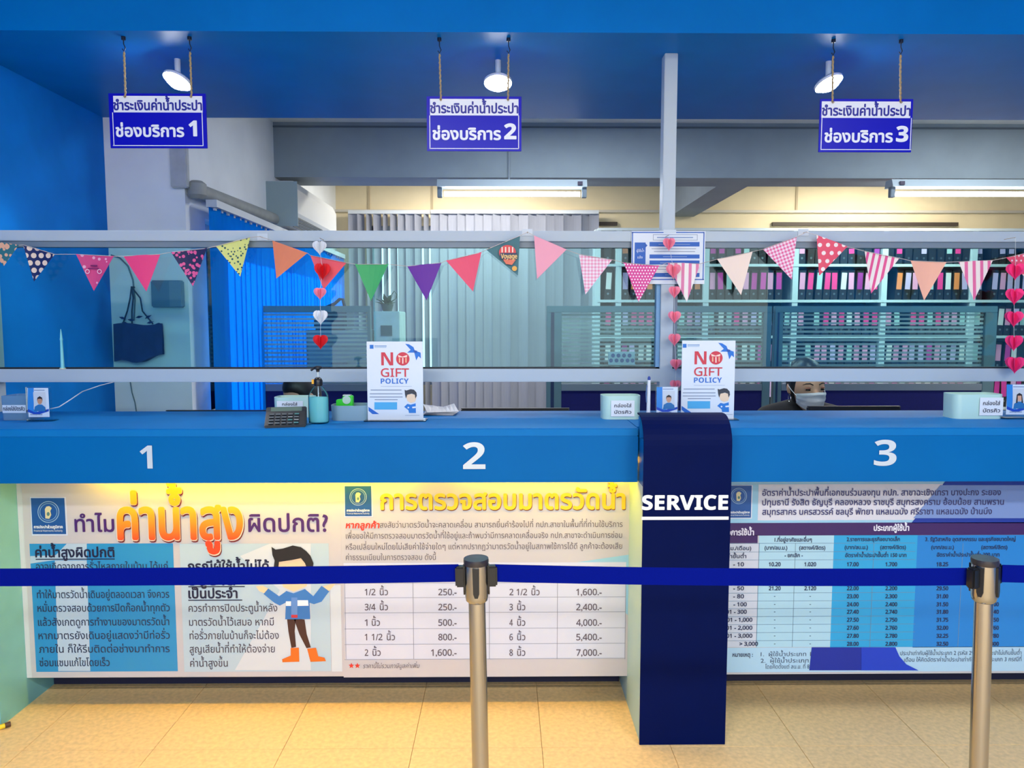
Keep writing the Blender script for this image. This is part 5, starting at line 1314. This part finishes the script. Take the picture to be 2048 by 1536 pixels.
def person(x, y, seat, head_z, label, head_rot, mask, top_m_, lean=0):
    t = thing('person', (x, y, 0), label, 'person')
    hc = Vector((0, -.05 + lean, head_z)); HM = head_rot
    nb = Vector((0, .0 + lean * .6, head_z - .19))
    body = MB()
    ellipsoid(body, hc, .073, .092, .115, HM, 28, 20, head_shape)
    def hp_(p): return hc + HM @ Vector(p)
    capsule(body, hp_((0, -.088, -.005)), hp_((0, -.1, -.03)), .008, .013)           # nose
    for s_ in (-1, 1): ellipsoid(body, hp_((s_ * .073, .012, -.01)), .012, .018, .03, HM, 10, 8)
    capsule(body, hp_((0, .02, -.06)), nb, .048, .055)
    sh = head_z - (.165 if mask else .225); pel = seat + .1
    capsule(body, (0, lean * .4, sh - .08), (0, .02, pel), .105, .12)
    for s_ in (-1, 1):
        S = Vector((s_ * .165, lean * .5, sh)); E_ = Vector((s_ * .22, -.1, sh - .24)); W_ = Vector((s_ * .15, -.17, .79))
        capsule(body, (s_ * .05, lean * .5, sh + .02), S, .06, .052)
        capsule(body, S, E_, .046, .038); capsule(body, E_, W_, .036, .024)
        capsule(body, W_, W_ + Vector((-s_ * .005, -.06, -.012)), .024, .03)
        for f_ in range(4):
            b0 = W_ + Vector((s_ * (-.03 + .02 * f_), -.075, -.012)); ln = (.06, .07, .066, .05)[f_]
            capsule(body, b0, b0 + Vector((0, -ln * .55, -.004)), .0085, .008, 8); capsule(body, b0 + Vector((0, -ln * .55, -.004)), b0 + Vector((0, -ln, -.022)), .008, .007, 8)
        th = W_ + Vector((-s_ * .028, -.03, -.012)); capsule(body, th, th + Vector((-s_ * .02, -.035, -.01)), .01, .008, 8)
        H_ = Vector((s_ * .09, .0, seat + .07)); K_ = Vector((s_ * .11, -.38, seat + .06)); A_ = Vector((s_ * .11, -.36, .09))
        capsule(body, H_, K_, .08, .058); capsule(body, K_, A_, .052, .035); capsule(body, A_ + Vector((0, .02, -.05)), A_ + Vector((0, -.15, -.06)), .035, .028)
    remesh(body, 'body', skin_m, t, .0065)
    # clothes over the same skeleton
    cl = MB(); capsule(cl, (0, lean * .4, sh - .07), (0, .02, pel - .02), .125, .14)
    for s_ in (-1, 1):
        S = Vector((s_ * .165, lean * .5, sh)); E_ = Vector((s_ * .22, -.1, sh - .24)); W_ = Vector((s_ * .15, -.17, .79))
        capsule(cl, (s_ * .045, lean * .5, sh + .022), S, .073, .064); capsule(cl, S, E_, .06, .05); capsule(cl, E_, W_ + Vector((0, .03, .01)), .048, .036)
    remesh(cl, 'top', top_m_, t, .012)
    pt = MB()
    for s_ in (-1, 1):
        H_ = Vector((s_ * .09, .0, seat + .07)); K_ = Vector((s_ * .11, -.38, seat + .06)); A_ = Vector((s_ * .11, -.36, .12))
        capsule(pt, H_, K_, .092, .068); capsule(pt, K_, A_, .062, .048); capsule(pt, (0, .02, seat + .1), H_, .12, .1)
    remesh(pt, 'trousers', mat('dark_trousers', C(26, 28, 40), .8), t, .014)
    # hair: cap over the crown and back, parted away from the face, with a low bun
    hr = MB()
    def hair_fn(p):
        q = head_shape(p)
        if p.y < -.02:                          # lift the hairline off the face
            f = min(1, (-p.y - .02) / .05)
            if p.z < .07: q = q * (1 - .2 * f * min(1, (.07 - p.z) / .05))
        return q
    ellipsoid(hr, hc + HM @ Vector((0, .006, .008)), .081, .1, .12, HM, 32, 24, hair_fn)
    ellipsoid(hr, hc + HM @ Vector((0, .075, .085)), .035, .035, .03, HM)
    remesh(hr, 'hair', hair_m, t, .006, 3)
    eye_m = mat('dark_eye', C(24, 16, 14), .25); lid = mat('eyelid', C(160, 104, 84), .5)
    for s_ in (-1, 1):
        e = MB(); ellipsoid(e, hp_((s_ * .031, -.081, -.004)), .015, .007, .0042, HM, 12, 8); e.build('eye', eye_m, t, smooth=True, local=True)
        e = MB(); ellipsoid(e, hp_((s_ * .031, -.0815, .004)), .0165, .007, .0055, HM, 12, 8); e.build('eyelid', lid, t, smooth=True, local=True)
        MB().tube([hp_((s_ * .014, -.09, .019)), hp_((s_ * .028, -.09, .026)), hp_((s_ * .042, -.08, .024)), hp_((s_ * .052, -.068, .017))], [.0024, .003, .0026, .0012], 8).build('eyebrow', hair_m, t, smooth=True, local=True)
    if mask:
        V = []; Fc = []; nx, nz = 16, 10
        for lay in (0, .0022):
            for i in range(nz + 1):
                for j in range(nx + 1):
                    u = j / nx * 2 - 1; v = i / nz
                    top = -.012 - .014 * abs(u) ** 1.5; bot = -.105 + .035 * u * u
                    z = top + (bot - top) * v; a = u * 1.12
                    base = Vector((math.sin(a) * .079, -math.cos(a) * .098, 0)); zz = max(-1, z / .118)
                    k = (1 - .26 * max(0, -zz) ** 1.6); bul = .022 * math.cos(u * 1.4) * math.sin(math.pi * min(1, .2 + v * .75)) + .003 * math.sin(v * 18) * math.cos(u)
                    V.append(hp_((base.x * k * (1 - lay), base.y * (1 - .10 * max(0, -zz) ** 2) - bul + lay * 2, z)))
        S_ = (nx + 1) * (nz + 1)
        for i in range(nz):
            for j in range(nx):
                a = i * (nx + 1) + j
                Fc += [(a, a + nx + 1, a + nx + 2, a + 1), (a + S_, a + 1 + S_, a + nx + 2 + S_, a + nx + 1 + S_)]
        MB().add(V, Fc).build('face_mask', mat('mask_white', C(214, 220, 222), .8), t, smooth=True, local=True)
        for s_ in (-1, 1):
            MB().tube([hp_((s_ * .068, -.048, -.035)), hp_((s_ * .078, -.02, -.015)), hp_((s_ * .081, .01, .005))], .0016, 6).build('ear_loop', mat('mask_white', C(214, 220, 222)), t, local=True)
            c = hp_((s_ * .076, .0, -.055))
            MB().tube([c + HM @ Vector((0, math.cos(q) * .012, math.sin(q) * .016)) for q in [i * math.pi / 6 for i in range(12)]], .0016, 6, True).build('earring', mat('silver', C(210, 210, 214), .2, metal=1), t, local=True)
        MB().tube([hp_((-.055, .03, -.085)), Vector((-.075, -.075 + lean, sh + .03)), Vector((-.07, -.13 + lean, sh - .12))], .005, 6).build('lanyard', mat('lanyard_white', C(200, 205, 208), .6), t, local=True)
    else:
        MB().tube([hp_((-.022, -.086, -.062)), hp_((0, -.092, -.06)), hp_((.022, -.086, -.062))], [.002, .005, .002], 8).build('mouth', mat('lips', C(160, 84, 80), .4), t, smooth=True, local=True)
    ch = thing('office_chair', (x, y + .02, 0), 'dark office chair under ' + ('the masked woman' if mask else 'the person behind counter 1'), 'chair', 'staff office chairs')
    chm = mat('chair_black', C(22, 24, 32), .7)
    MB().prism_z([(a_, b_) for a_, b_ in rrect(-.23, .23, -.22, .22, .06)], seat - .09, seat - .025).build('seat', chm, ch, bevel=.01, local=True)
    MB().prism(rrect(-.2, .2, seat + .1, seat + .44, .06), .2, .25).build('backrest', chm, ch, bevel=.01, local=True)
    MB().tube([(0, .15, seat - .08), (0, .27, seat - .04), (0, .265, seat + .2)], .018, 10).build('back_stem', chm, ch, local=True)
    MB().cyl((0, 0, .09), (0, 0, seat - .085), .025, n=14).build('column', steel, ch, local=True)
    for q in range(5):
        a = q * 2 * math.pi / 5
        MB().tube([(0, 0, .1), (math.cos(a) * .27, math.sin(a) * .27, .065)], [.022, .014], 8).build('base_arm', chm, ch, local=True)
        MB().cyl((math.cos(a) * .27 - .012, math.sin(a) * .27, .028), (math.cos(a) * .27 + .012, math.sin(a) * .27, .028), .028, n=14).build('castor', chm, ch, local=True)
    return t
YW = 3.62
hx = PX(1612, YW, 770)
person(hx, YW + .05, .45, PZ(771, YW, 1600), 'woman in black top wearing a pale face mask behind counter 3', Matrix.Rotation(.1, 3, 'Z') @ Matrix.Rotation(.1, 3, 'X') @ Matrix.Rotation(-.04, 3, 'Y') @ Matrix.Scale(1.08, 3), True, black_top)
Y2 = 3.85
person(PX(604, Y2, 780), Y2 + .05, .42, PZ(790, Y2, 600), 'dark haired person bending down behind the hand gel bottle', Matrix.Rotation(-.9, 3, 'Z') @ Matrix.Rotation(.5, 3, 'X'), False, mat('dark_brown_top', C(40, 26, 30), .8))
bpy.data.objects.remove(_to)
